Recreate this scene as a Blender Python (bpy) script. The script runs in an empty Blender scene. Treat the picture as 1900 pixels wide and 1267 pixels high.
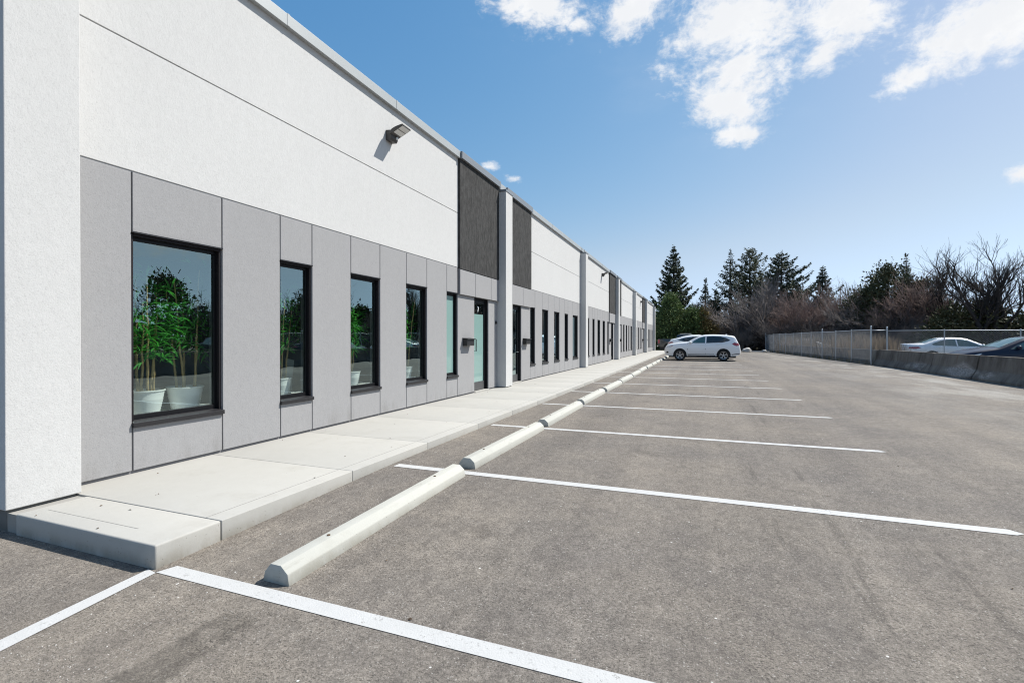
import bpy, bmesh, math, random
import numpy as np
from mathutils import Vector, Matrix, noise as mnoise

# ------------------------------------------------------------------ camera
sc = bpy.context.scene
COL = sc.collection
F_PX, CX, CY, VPX, HY, CAM_H = 907.0, 950.0, 633.5, 1299.0, 629.5, 1.4
YAW = math.atan((VPX - CX) / F_PX)
PITCH = math.atan((CY - HY) / F_PX)
cam_data = bpy.data.cameras.new('camera')
cam_data.sensor_width = 36.0
cam_data.lens = F_PX / 1900.0 * 36.0
cam_data.clip_start = 0.05
cam_data.clip_end = 6000
cam = bpy.data.objects.new('camera', cam_data)
COL.objects.link(cam)
cam.location = (0, 0, CAM_H)
cam.rotation_euler = (math.pi / 2 - PITCH, 0, YAW)
sc.camera = cam

# ------------------------------------------------------------------ sun and exposure
SUN = Vector((1.0, 0.84, 1.64)).normalized()          # towards the sun
sun_data = bpy.data.lights.new('sun', 'SUN')
sun_data.energy = 5.0
sun_data.angle = math.radians(0.53)
sun_data.color = (1.0, 0.965, 0.90)
sun = bpy.data.objects.new('sun', sun_data)
COL.objects.link(sun)
sun.location = (30, 25, 50)
sun.rotation_euler = SUN.to_track_quat('Z', 'Y').to_euler()
sc.view_settings.view_transform = 'Standard'
sc.view_settings.look = 'None'
sc.view_settings.exposure = 0.5
sc.view_settings.gamma = 1.0
sc.view_settings.use_curve_mapping = False
sc.render.engine = 'CYCLES'
sc.cycles.max_bounces = 8
sc.cycles.transparent_max_bounces = 24
sc.cycles.caustics_reflective = False
sc.cycles.caustics_refractive = False
sc.cycles.use_denoising = True
sc.cycles.filter_width = 1.1

# ------------------------------------------------------------------ node helpers
class NT:
    """small wrapper to write node graphs as expressions"""
    def __init__(self, tree):
        self.t = tree
        tree.nodes.clear()
    def n(self, kind, **kw):
        nd = self.t.nodes.new(kind)
        for k, v in kw.items():
            setattr(nd, k, v)
        return nd
    def link(self, a, b):
        self.t.links.new(a, b)
    def put(self, sock, v):
        if hasattr(v, 'is_output'):
            self.link(v, sock)
        elif v is not None:
            if isinstance(v, (tuple, list)) and len(v) == 3 and sock.type == 'RGBA':
                v = (*v, 1)
            sock.default_value = v
    def m(self, op, a, b=None, c=None, clamp=False):
        nd = self.n('ShaderNodeMath', operation=op)
        nd.use_clamp = clamp
        self.put(nd.inputs[0], a)
        if b is not None: self.put(nd.inputs[1], b)
        if c is not None: self.put(nd.inputs[2], c)
        return nd.outputs[0]
    def vm(self, op, a, b=None, out=0):
        nd = self.n('ShaderNodeVectorMath', operation=op)
        self.put(nd.inputs[0], a)
        if b is not None: self.put(nd.inputs[1], b)
        return nd.outputs[out]
    def ss(self, v, lo, hi, a=0.0, b=1.0):
        nd = self.n('ShaderNodeMapRange', interpolation_type='SMOOTHSTEP')
        nd.clamp = True
        for i, x in enumerate((v, lo, hi, a, b)):
            self.put(nd.inputs[i], x)
        return nd.outputs[0]
    def noise(self, vec, scale, detail=4, rough=0.55, dist=0.0, out=0):
        nd = self.n('ShaderNodeTexNoise')
        self.put(nd.inputs['Vector'], vec)
        self.put(nd.inputs['Scale'], scale)
        nd.inputs['Detail'].default_value = detail
        nd.inputs['Roughness'].default_value = rough
        nd.inputs['Distortion'].default_value = dist
        return nd.outputs[out]
    def voro(self, vec, scale, feature='F1', out=0):
        nd = self.n('ShaderNodeTexVoronoi', feature=feature)
        self.put(nd.inputs['Vector'], vec)
        self.put(nd.inputs['Scale'], scale)
        return nd.outputs[out]
    def mix(self, f, a, b):
        nd = self.n('ShaderNodeMix', data_type='RGBA')
        self.put(nd.inputs[0], f); self.put(nd.inputs[6], a); self.put(nd.inputs[7], b)
        return nd.outputs[2]
    def mul(self, f, a, b):
        nd = self.n('ShaderNodeMix', data_type='RGBA', blend_type='MULTIPLY')
        self.put(nd.inputs[0], f); self.put(nd.inputs[6], a); self.put(nd.inputs[7], b)
        return nd.outputs[2]
    def scalev(self, vec, s):
        nd = self.n('ShaderNodeMapping')
        self.put(nd.inputs[0], vec)
        nd.inputs['Scale'].default_value = s
        return nd.outputs[0]
    def sep(self, vec):
        nd = self.n('ShaderNodeSeparateXYZ'); self.put(nd.inputs[0], vec)
        return nd.outputs

# ------------------------------------------------------------------ world: Nishita sky with fair-weather clouds
world = bpy.data.worlds.new('World')
sc.world = world
world.use_nodes = True
W = NT(world.node_tree)
sky = W.n('ShaderNodeTexSky', sky_type='NISHITA')
sky.sun_disc = False
sky.sun_elevation = math.asin(SUN.z)
sky.sun_rotation = math.atan2(SUN.x, SUN.y)
sky.altitude = 150
sky.air_density = 1.0
sky.dust_density = 1.0
sky.ozone_density = 1.0
tc = W.n('ShaderNodeTexCoord')
D = tc.outputs['Generated']
dx, dy, dz = W.sep(D)
az = W.m('ARCTAN2', dx, dy)
el = W.m('ARCSINE', dz)

def sky_angles(px, py):
    r = Vector((math.cos(YAW), math.sin(YAW), 0))
    v = Vector((-math.sin(YAW) * math.cos(PITCH), math.cos(YAW) * math.cos(PITCH), -math.sin(PITCH)))
    u = r.cross(v)
    d = (v + r * ((px - CX) / F_PX) - u * ((py - CY) / F_PX)).normalized()
    return math.atan2(d.x, d.y), math.asin(d.z)

# fair-weather clouds: where they stand in the sky (centre, half sizes, tilt), as seen while measuring the picture
CLOUDS = [(1372, 60, 130, 110, 0.0, 1.0), (1365, 135, 100, 70, 0.2, 1.0), (1350, 185, 84, 50, 0.25, 0.95), (1372, 252, 62, 24, 0.1, 0.75),
          (1560, 25, 95, 72, 0.0, 1.0), (1530, 98, 50, 32, -0.5, 0.85),
          (1020, 22, 105, 46, 0.1, 1.0), (1180, 15, 70, 55, -0.5, 1.0), (950, 15, 40, 30, 0, 0.8),
          (1800, 60, 140, 85, -0.2, 1.0), (1690, 140, 66, 36, -0.4, 0.9), (1880, 30, 120, 80, 0, 0.9),
          (1895, 322, 60, 28, -0.2, 0.7), (906, 309, 22, 10, 0, 0.50), (955, 331, 24, 10, 0, 0.42)]
cover = None
for (px, py, rx, ry, tilt, k) in CLOUDS:
    a0, e0 = sky_angles(px, py)
    a1, _ = sky_angles(px + rx, py)
    _, e1 = sky_angles(px, py - ry)
    ra, re = abs(a1 - a0), abs(e1 - e0)
    u = W.m('SUBTRACT', az, a0); v = W.m('SUBTRACT', el, e0)
    ct, st = math.cos(tilt), math.sin(tilt)
    up = W.m('ADD', W.m('MULTIPLY', u, ct / ra), W.m('MULTIPLY', v, -st / ra))
    vp = W.m('ADD', W.m('MULTIPLY', u, st / re), W.m('MULTIPLY', v, ct / re))
    r2 = W.m('ADD', W.m('MULTIPLY', up, up), W.m('MULTIPLY', vp, vp))
    b = W.m('SUBTRACT', k, W.m('SQRT', r2))
    cover = b if cover is None else W.m('SMOOTH_MAX', cover, b, 0.12)
# elsewhere in the sky the same kind of scattered cloud goes on
flat = W.n('ShaderNodeCombineXYZ')
W.put(flat.inputs[0], W.m('DIVIDE', dx, W.m('ADD', W.m('MAXIMUM', dz, 0.0), 0.16)))
W.put(flat.inputs[1], W.m('DIVIDE', dy, W.m('ADD', W.m('MAXIMUM', dz, 0.0), 0.16)))
wide = W.noise(flat.outputs[0], 0.9, 3, 0.5)
away = W.ss(W.m('ABSOLUTE', W.m('ADD', az, 0.38)), 0.86, 1.05)
gen = W.m('SUBTRACT', W.m('MULTIPLY', W.m('SUBTRACT', wide, 0.62), 4.0), W.m('MULTIPLY', W.m('SUBTRACT', 1.0, away), 4.0))
cover = W.m('MAXIMUM', cover, gen)
warp = W.vm('ADD', D, W.vm('SCALE', W.noise(D, 9.0, 3, 0.5, out=1), None))
warp.node.inputs[1].links[0].from_node.inputs['Scale'].default_value = 0.045
fluff = W.noise(W.scalev(warp, (1, 1, 1.35)), 11.0, 9, 0.6)
fine = W.noise(W.scalev(warp, (1, 1, 1.5)), 34.0, 6, 0.6)
dens = W.m('ADD', W.m('ADD', cover, 0.20), W.m('MULTIPLY', W.m('SUBTRACT', fluff, 0.5), 2.3))
dens = W.m('ADD', dens, W.m('MULTIPLY', W.m('SUBTRACT', fine, 0.5), 1.5))
wisp = W.noise(W.scalev(warp, (1, 1, 1.6)), 85.0, 5, 0.65)
dens = W.m('ADD', dens, W.m('MULTIPLY', W.m('SUBTRACT', wisp, 0.5), 0.9))
alpha = W.m('POWER', W.ss(dens, -0.15, 0.95), 1.2)
alpha = W.m('MULTIPLY', alpha, W.ss(dz, 0.0, 0.06))
veil = W.m('MULTIPLY', W.ss(W.noise(W.scalev(D, (3, 3, 6)), 1.6, 5, 0.55), 0.5, 0.9), 0.10)
veil = W.m('MULTIPLY', veil, W.ss(cover, -2.2, 0.1))
alpha = W.m('MAXIMUM', alpha, veil)
body = W.m('ADD', W.m('MULTIPLY', W.noise(warp, 17.0, 5, 0.6), 0.5), W.m('MULTIPLY', W.ss(dens, 0.2, 1.3), -0.16))
bright = W.ss(body, 0.08, 0.36)
cloud_col = W.mix(bright, (7.2, 7.35, 7.6), (8.3, 8.3, 8.3))
# the photograph's film response on the sky: deeper blue away from the sun, softer towards the horizon
sr, sg, sb = W.sep(sky.outputs[0])
comb = W.n('ShaderNodeCombineXYZ')
green = W.m('MULTIPLY', W.m('POWER', sg, 0.82), 1.40)
W.put(comb.inputs[0], W.m('SMOOTH_MIN', W.m('MULTIPLY', W.m('POWER', sr, 1.4), 0.66), W.m('MULTIPLY', green, 0.78), 0.6))
W.put(comb.inputs[1], green)
W.put(comb.inputs[2], W.m('SMOOTH_MAX', W.m('MULTIPLY', W.m('POWER', sb, 0.52), 2.52), W.m('MULTIPLY', green, 1.27), 0.4))
sky_col = comb.outputs[0]
colr = W.mix(alpha, sky_col, cloud_col)
bg = W.n('ShaderNodeBackground')
W.put(bg.inputs[0], colr)
bg.inputs[1].default_value = 0.087
wo = W.n('ShaderNodeOutputWorld')
W.link(bg.outputs[0], wo.inputs[0])

# ------------------------------------------------------------------ materials
MATS = {}
def new_mat(name):
    m = bpy.data.materials.new(name)
    m.use_nodes = True
    MATS[name] = m
    return m, NT(m.node_tree)

def finish(T, base, rough=0.6, metal=0.0, normal=None, spec=None, coat=None, emis=None):
    p = T.n('ShaderNodeBsdfPrincipled')
    T.put(p.inputs['Base Color'], base)
    T.put(p.inputs['Roughness'], rough)
    T.put(p.inputs['Metallic'], metal)
    if normal is not None: T.link(normal, p.inputs['Normal'])
    if spec is not None: T.put(p.inputs['Specular IOR Level'], spec)
    if coat is not None:
        p.inputs['Coat Weight'].default_value = coat
        p.inputs['Coat Roughness'].default_value = 0.03
    o = T.n('ShaderNodeOutputMaterial')
    T.link(p.outputs[0], o.inputs[0])
    return p

def bump(T, h, strength, dist):
    b = T.n('ShaderNodeBump')
    b.inputs['Strength'].default_value = strength
    b.inputs['Distance'].default_value = dist
    T.link(h, b.inputs['Height'])
    return b.outputs[0]

def world_pos(T):
    return T.n('ShaderNodeNewGeometry').outputs['Position']

def plain(name, col, rough=0.5, metal=0.0, var=0.06, scale=6.0, spec=None, coat=None):
    m, T = new_mat(name)
    pos = world_pos(T)
    nz = T.noise(pos, scale, 5, 0.6)
    c = T.mix(nz, tuple(x * (1 - var * 1.6) for x in col), tuple(min(1, x * (1 + var * 1.6)) for x in col))
    finish(T, c, rough, metal, spec=spec, coat=coat)
    return m

def stucco(name, col, grain=1.0, streak=0.05):
    m, T = new_mat(name)
    pos = world_pos(T)
    a = T.noise(pos, 95.0, 4, 0.65)
    b = T.noise(T.scalev(pos, (1, 1, 0.55)), 42.0, 3, 0.6)
    big = T.noise(pos, 0.7, 4, 0.5)
    run = T.noise(T.scalev(pos, (1, 1, 0.08)), 5.0, 4, 0.55)
    c = T.mix(big, tuple(x * 0.955 for x in col), tuple(min(1, x * 1.03) for x in col))
    c = T.mul(streak * 2, c, T.mix(run, (0.62, 0.62, 0.62), (1, 1, 1)))
    mott = T.noise(T.scalev(pos, (1, 1, 0.35 if name == 'dark_stucco' else 0.8)), 17.0, 5, 0.68)
    lo = 0.55 if name == 'dark_stucco' else 0.98
    c = T.mul(1.0, c, T.mix(T.ss(mott, 0.32, 0.68), (lo, lo, lo), (1.32 - 0.3 * lo, 1.32 - 0.3 * lo, 1.32 - 0.3 * lo)))
    pit = T.ss(a, 0.28, 0.5)
    c = T.mul(0.30 * grain, c, T.mix(pit, (0.45, 0.45, 0.45), (1, 1, 1)))
    dirt = T.m('MULTIPLY', T.ss(T.sep(pos)[2], 0.5, 0.16), T.ss(T.noise(T.scalev(pos, (1, 1, 0.3)), 7.0, 5, 0.6), 0.45, 0.75))
    c = T.mul(T.m('MULTIPLY', dirt, 0.35), c, (0.55, 0.52, 0.47))
    h = T.m('ADD', T.m('MULTIPLY', a, 0.6), T.m('MULTIPLY', b, 0.6))
    finish(T, c, 0.92, 0, bump(T, h, 0.42 * grain, 0.006), spec=0.2)
    return m

stucco('white_stucco', (0.545, 0.54, 0.53))
stucco('grey_stucco', (0.312, 0.308, 0.311))
stucco('dark_stucco', (0.062, 0.061, 0.060), 2.6, 0.2)

def concrete(name, col, pits=1.0, stain=0.3):
    m, T = new_mat(name)
    pos = world_pos(T)
    big = T.noise(pos, 1.3, 5, 0.6)
    med = T.noise(pos, 9.0, 5, 0.6)
    fine_n = T.noise(pos, 120.0, 3, 0.6)
    broom = T.noise(T.scalev(pos, (1, 12, 1)), 22.0, 2, 0.5)
    c = T.mix(big, tuple(x * (1 - stain * 0.45) for x in col), tuple(min(1, x * (1 + stain * 0.12)) for x in col))
    c = T.mul(0.25, c, T.mix(med, (0.72, 0.7, 0.66), (1, 1, 1)))
    vo = T.m('ADD', T.voro(pos, 38.0), T.m('MULTIPLY', T.noise(pos, 90, 2), 0.12))
    vo_pick = T.noise(pos, 14.0, 1, 0.5)
    hole = T.m('MULTIPLY', T.ss(vo, 0.24, 0.15), T.ss(vo_pick, 0.50, 0.56))
    nrm = T.sep(T.n('ShaderNodeNewGeometry').outputs['True Normal'])[2]
    side = T.ss(T.m('ABSOLUTE', nrm), 0.6, 0.3)
    hole = T.m('MULTIPLY', hole, T.m('MULTIPLY', side, pits))
    c = T.mul(T.m('MULTIPLY', hole, 0.6), c, (0.25, 0.23, 0.2))
    damp = T.m('MULTIPLY', T.m('MULTIPLY', side, T.ss(T.sep(pos)[2], 0.11, 0.02)), T.ss(T.noise(T.scalev(pos, (1, 1, 0.4)), 6.0, 5, 0.65), 0.36, 0.62))
    c = T.mul(T.m('MULTIPLY', damp, 0.5), c, (0.62, 0.57, 0.48))
    blot = T.ss(T.noise(pos, 2.7, 6, 0.7), 0.52, 0.72)
    c = T.mul(T.m('MULTIPLY', blot, 0.16), c, (0.6, 0.56, 0.5))
    c = T.mul(0.22, c, T.mix(fine_n, (0.55, 0.55, 0.55), (1, 1, 1)))
    if name == 'stop_concrete':
        scuffs = T.m('MULTIPLY', T.ss(T.noise(T.scalev(pos, (1, 0.5, 4)), 7.0, 6, 0.7), 0.56, 0.7), T.ss(T.noise(pos, 1.1, 2), 0.45, 0.6))
        c = T.mul(T.m('MULTIPLY', scuffs, 0.55), c, (0.45, 0.42, 0.38))
    specks = T.m('MULTIPLY', T.ss(T.voro(pos, 9.0), 0.045, 0.03), 0.5)
    c = T.mix(specks, c, (0.16, 0.13, 0.1))
    h = T.m('ADD', T.m('MULTIPLY', fine_n, 0.4), T.m('MULTIPLY', broom, 0.3))
    h = T.m('SUBTRACT', h, T.m('MULTIPLY', hole, 1.0))
    finish(T, c, 0.88, 0, bump(T, h, 0.3, 0.004), spec=0.25)
    return m
concrete('sidewalk_concrete', (0.425, 0.414, 0.386), 0.7, 0.26)
concrete('stop_concrete', (0.46, 0.455, 0.415), 0.5, 0.2)
concrete('foundation_concrete', (0.2, 0.195, 0.185), 0.6, 0.5)
plain('score_dark', (0.27, 0.26, 0.24), 0.95)

# weathered jersey barrier
m, T = new_mat('barrier_concrete')
pos = world_pos(T)
big = T.noise(pos, 0.9, 5, 0.6)
run = T.noise(T.scalev(pos, (1, 1, 0.2)), 1.7, 8, 0.72, 1.2)
c = T.mix(T.ss(big, 0.3, 0.7), (0.115, 0.10, 0.086), (0.205, 0.182, 0.155))
c = T.mul(0.8, c, T.mix(T.ss(run, 0.34, 0.6), (0.5, 0.48, 0.46), (1, 1, 1)))
px_, py_, pz_ = T.sep(pos)
near = T.m('SUBTRACT', 1.0, T.m('ADD', T.m('ABSOLUTE', T.m('DIVIDE', T.m('SUBTRACT', py_, 21.35), 1.5)), T.m('ABSOLUTE', T.m('DIVIDE', T.m('SUBTRACT', pz_, 0.30), 0.42))))
scuff = T.m('MULTIPLY', T.ss(T.noise(T.scalev(pos, (1, 0.6, 1.4)), 1.1, 3, 0.5), 0.58, 0.70), T.ss(pz_, 0.55, 0.3))
scuff = T.m('MAXIMUM', scuff, T.ss(near, 0.0, 0.45))
scuff = T.m('MULTIPLY', scuff, T.ss(T.noise(T.scalev(pos, (1, 1, 3)), 14, 4, 0.7), 0.35, 0.65))
c = T.mix(T.m('MULTIPLY', scuff, 0.85), c, (0.46, 0.43, 0.40))
rust = T.m('MULTIPLY', T.ss(T.noise(T.scalev(pos, (1, 1, 0.1)), 2.3, 3, 0.6), 0.6, 0.7), T.ss(pz_, 0.2, 0.85))
c = T.mix(T.m('MULTIPLY', rust, 0.4), c, (0.2, 0.13, 0.08))
finish(T, c, 0.92, 0, bump(T, T.noise(pos, 45, 5, 0.65), 0.5, 0.01), spec=0.2)

# asphalt
def asphalt(name, k=1.0, stain=True):
    m, T = new_mat(name)
    pos = world_pos(T)
    x, y, z = T.sep(pos)
    f1 = T.noise(pos, 150.0, 3, 0.7)
    f2 = T.noise(pos, 60.0, 4, 0.65)
    big = T.noise(pos, 0.35, 5, 0.6)
    mid = T.noise(pos, 2.4, 5, 0.62)
    lane = T.noise(T.scalev(pos, (1.0, 0.05, 1)), 1.7, 4, 0.6)
    lane2 = T.noise(T.scalev(pos, (1.0, 0.07, 1)), 5.5, 4, 0.6)
    c = T.mix(T.ss(f2, 0.3, 0.72), (0.132 * k, 0.118 * k, 0.1045 * k), (0.212 * k, 0.191 * k, 0.170 * k))
    c = T.mul(0.7, c, T.mix(T.ss(f1, 0.32, 0.66), (0.55, 0.55, 0.55), (1.22, 1.22, 1.22)))
    c = T.mul(0.8, c, T.mix(T.ss(big, 0.3, 0.7), (0.78, 0.78, 0.80), (1.08, 1.05, 1.0)))
    c = T.mul(0.6, c, T.mix(T.ss(mid, 0.3, 0.7), (0.72, 0.72, 0.73), (1.08, 1.07, 1.05)))
    c = T.mul(0.55, c, T.mix(T.ss(lane, 0.36, 0.62), (0.76, 0.76, 0.77), (1.06, 1.06, 1.05)))
    thin = T.m('MULTIPLY', T.ss(lane2, 0.39, 0.31), T.ss(T.m('ABSOLUTE', T.m('SUBTRACT', x, 1.0)), 1.6, 0.3))
    c = T.mul(T.m('MULTIPLY', thin, 0.45), c, (0.45, 0.45, 0.46))
    f3 = T.noise(T.scalev(pos, (1, 0.7, 1)), 15.0, 4, 0.7)
    c = T.mul(0.9, c, T.mix(T.ss(f3, 0.34, 0.66), (0.84, 0.84, 0.84), (1.12, 1.12, 1.11)))
    # pale worn patches towards the barrier and the far end
    worn = T.m('MULTIPLY', T.ss(x, 3.0, 7.5), T.ss(T.noise(T.scalev(pos, (1, 0.45, 1)), 0.8, 5, 0.65), 0.42, 0.68))
    c = T.mix(T.m('MULTIPLY', worn, 0.55), c, (0.30 * k, 0.29 * k, 0.265 * k))
    # pale aggregate and crumbs
    vs = T.voro(pos, 70.0); vc = T.noise(pos, 41.0, 1, 0.5)
    peb = T.m('MULTIPLY', T.ss(vs, 0.34, 0.22), T.ss(vc, 0.56, 0.62))
    c = T.mix(T.m('MULTIPLY', peb, 0.45), c, (0.42, 0.40, 0.37))
    vs2 = T.voro(pos, 7.0)
    blot = T.ss(T.m('ADD', vs2, T.m('MULTIPLY', T.noise(pos, 60, 2), 0.06)), 0.085, 0.06)
    blot = T.m('MULTIPLY', blot, T.ss(T.noise(pos, 3.1, 2), 0.47, 0.52))
    c = T.mix(T.m('MULTIPLY', blot, 0.85), c, (0.62, 0.61, 0.58))
    pit = T.m('MULTIPLY', T.ss(T.noise(T.scalev(pos, (1.0, 1.6, 1)), 85.0, 2, 0.6), 0.42, 0.34), T.ss(mid, 0.33, 0.55))
    c = T.mul(T.m('MULTIPLY', pit, 0.7), c, (0.3, 0.3, 0.3))
    oil = T.m('MULTIPLY', T.ss(T.noise(T.scalev(pos, (1, 1, 1)), 1.15, 6, 0.68), 0.57, 0.70), T.m('MULTIPLY', T.ss(x, -2.1, -1.5), T.ss(x, 1.6, 0.6)))
    c = T.mul(T.m('MULTIPLY', oil, 0.5), c, (0.5, 0.49, 0.48))
    if stain:
        e = T.m('MULTIPLY', T.m('SUBTRACT', T.noise(pos, 24.0, 4, 0.6), 0.5), 0.07)
        xe = T.m('ADD', x, e); ye = T.m('ADD', y, e)
        s = T.m('MULTIPLY', T.ss(xe, -2.29, -2.25), T.ss(xe, -2.02, -2.06))
        s = T.m('MULTIPLY', s, T.ss(ye, 1.85, 1.78))
        s = T.m('MULTIPLY', s, T.ss(T.noise(pos, 9.0, 3), 0.25, 0.5))
        c = T.mul(T.m('MULTIPLY', s, 0.8), c, (0.62, 0.62, 0.62))
    h = T.m('ADD', T.m('MULTIPLY', f1, 0.5), T.m('MULTIPLY', f2, 0.9))
    h = T.m('SUBTRACT', h, T.m('MULTIPLY', pit, 0.7))
    finish(T, c, 0.9, 0, bump(T, h, 0.6, 0.010), spec=0.22)
    return m
asphalt('asphalt', 1.23)
asphalt('far_asphalt', 1.1, False)

# painted markings with worn spots
m, T = new_mat('line_paint')
pos = world_pos(T)
wear = T.m('MULTIPLY', T.ss(T.noise(pos, 48.0, 5, 0.7), 0.57, 0.66), T.ss(T.noise(pos, 2.0, 3), 0.4, 0.6))
c = T.mix(T.noise(pos, 8, 4), (0.41, 0.408, 0.40), (0.475, 0.472, 0.465))
c = T.mix(T.m('MULTIPLY', wear, 0.8), c, (0.2, 0.19, 0.18))
finish(T, c, 0.7, 0, bump(T, T.noise(pos, 110, 3, 0.65), 0.5, 0.006), spec=0.3)

# earth beyond the lots
m, T = new_mat('soil')
pos = world_pos(T)
c = T.mix(T.ss(T.noise(pos, 0.5, 6, 0.65), 0.35, 0.65), (0.075, 0.06, 0.04), (0.14, 0.125, 0.075))
c = T.mul(0.6, c, T.mix(T.noise(pos, 9, 5, 0.7), (0.5, 0.5, 0.5), (1.2, 1.2, 1.2)))
finish(T, c, 1.0, 0, bump(T, T.noise(pos, 12, 5, 0.7), 0.8, 0.06), spec=0.1)

plain('joint_grey', (0.19, 0.185, 0.195), 0.9)
plain('bead_grey', (0.40, 0.40, 0.395), 0.9)
plain('coping_light', (0.36, 0.375, 0.375), 0.42, 0.1, 0.03, 2.0)
plain('coping_dark', (0.22, 0.235, 0.25), 0.4, 0.25, 0.03, 2.0)
plain('roof_membrane', (0.35, 0.35, 0.34), 0.9)
plain('black_aluminium', (0.0045, 0.0045, 0.006), 0.5, 0.0, 0.15, 3.0, spec=0.25)
plain('brown_flashing', (0.011, 0.009, 0.011), 0.55, 0.0, 0.1, spec=0.25)
plain('sill_metal', (0.022, 0.021, 0.023), 0.36, 0.1, 0.1)
plain('steel', (0.55, 0.55, 0.54), 0.3, 1.0)
plain('kick_plate', (0.12, 0.12, 0.125), 0.35, 0.6)
plain('mailbox_black', (0.018, 0.018, 0.019), 0.42)
plain('lamp_bronze', (0.055, 0.05, 0.046), 0.5)
plain('lamp_lens', (0.62, 0.61, 0.58), 0.25, 0.0, 0.05, 40)
plain('number_vinyl', (0.82, 0.83, 0.82), 0.5)
plain('interior_wall', (0.6, 0.6, 0.59), 0.9)
plain('interior_floor', (0.20, 0.19, 0.18), 0.6)
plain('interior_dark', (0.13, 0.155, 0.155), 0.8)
plain('white_enamel', (0.86, 0.88, 0.86), 0.35)
plain('plank_white', (0.7, 0.7, 0.68), 0.6)
plain('bark', (0.035, 0.028, 0.025), 0.95, 0, 0.25, 9)
plain('bark_grey', (0.06, 0.05, 0.046), 0.95, 0, 0.25, 9)
plain('twig_brown', (0.19, 0.163, 0.15), 0.95, 0, 0.25, 1.5)
plain('twig_red', (0.235, 0.165, 0.14), 0.95, 0, 0.25, 1.5)
plain('boulder_stone', (0.42, 0.40, 0.37), 0.9, 0, 0.2, 4)
plain('crumb_stone', (0.5, 0.48, 0.45), 0.9, 0, 0.3, 30)
plain('dead_leaf', (0.09, 0.055, 0.03), 0.9, 0, 0.3, 30)
plain('tyre_rubber', (0.014, 0.014, 0.014), 0.8)
plain('rim_alloy', (0.42, 0.42, 0.43), 0.3, 0.85)
plain('rim_shadow', (0.012, 0.012, 0.012), 0.7)
plain('trim_black', (0.015, 0.015, 0.016), 0.5)
plain('seam_dark', (0.03, 0.03, 0.032), 0.6)
plain('paint_white', (0.80, 0.80, 0.80), 0.35, 0, 0.02, 2, coat=0.8)
plain('paint_silver', (0.80, 0.80, 0.80), 0.32, 0.2, 0.02, 2, coat=0.8)
plain('paint_navy', (0.006, 0.010, 0.028), 0.35, 0.0, 0.05, 2, spec=0.3, coat=0.2)
plain('paint_charcoal', (0.022, 0.026, 0.028), 0.3, 0.1, 0.05, 2, coat=1.0)
plain('car_glass', (0.012, 0.018, 0.02), 0.04, 0.0, 0.1, 2, spec=0.8)
plain('car_glass_pale', (0.05, 0.11, 0.11), 0.04, 0.0, 0.1, 2, spec=0.8)
plain('lens_red', (0.32, 0.015, 0.025), 0.15, 0, 0.1, 20, coat=1.0)
plain('lens_amber', (0.5, 0.16, 0.08), 0.2, 0, 0.1, 20)
plain('lens_clear', (0.62, 0.64, 0.64), 0.12, 0.2, 0.2, 40, coat=1.0)
plain('chrome', (0.7, 0.7, 0.7), 0.15, 1.0)

def leafy(name, c0, c1, scale, rough=0.7, transl=0.0, tcol=None):
    m, T = new_mat(name)
    pos = world_pos(T)
    r = T.n('ShaderNodeObjectInfo').outputs['Random']
    f = T.m('ADD', T.m('MULTIPLY', T.ss(T.noise(pos, scale, 4, 0.65), 0.28, 0.72), 0.8), T.m('MULTIPLY', r, 0.2))
    c = T.mix(f, c0, c1)
    p = finish(T, c, rough, 0, spec=0.25)
    if transl:
        tr = T.n('ShaderNodeBsdfTranslucent')
        T.put(tr.inputs[0], tcol or c)
        mx = T.n('ShaderNodeMixShader')
        mx.inputs[0].default_value = transl
        T.link(p.outputs[0], mx.inputs[1]); T.link(tr.outputs[0], mx.inputs[2])
        out = [n for n in T.t.nodes if n.type == 'OUTPUT_MATERIAL'][0]
        T.link(mx.outputs[0], out.inputs[0])
    return m
leafy('spruce_needles', (0.022, 0.034, 0.020), (0.062, 0.080, 0.040), 0.9)
leafy('pine_needles', (0.04, 0.05, 0.02), (0.115, 0.12, 0.045), 1.1)
leafy('cedar_foliage', (0.042, 0.046, 0.022), (0.11, 0.108, 0.05), 0.9)
leafy('young_foliage', (0.045, 0.075, 0.028), (0.14, 0.19, 0.065), 1.0, 0.7, 0.15)
leafy('rust_foliage', (0.09, 0.075, 0.03), (0.23, 0.17, 0.065), 1.2)
leafy('reed_straw', (0.15, 0.11, 0.075), (0.34, 0.27, 0.19), 2.0, 0.8, 0.2)
leafy('weed_straw', (0.13, 0.11, 0.06), (0.26, 0.22, 0.13), 3.0, 0.85)
leafy('bamboo_leaf', (0.035, 0.17, 0.045), (0.15, 0.50, 0.11), 14.0, 0.35, 0.4, (0.12, 0.6, 0.08))
plain('bamboo_cane', (0.45, 0.33, 0.15), 0.5, 0, 0.25, 25)
plain('potting_soil', (0.05, 0.035, 0.025), 1.0)

# galvanised steel
plain('galvanised', (0.42, 0.44, 0.46), 0.5, 0.55, 0.1, 6)
plain('galvanised_wire', (0.21, 0.225, 0.24), 0.6, 0.0, 0.1, 6)

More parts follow.
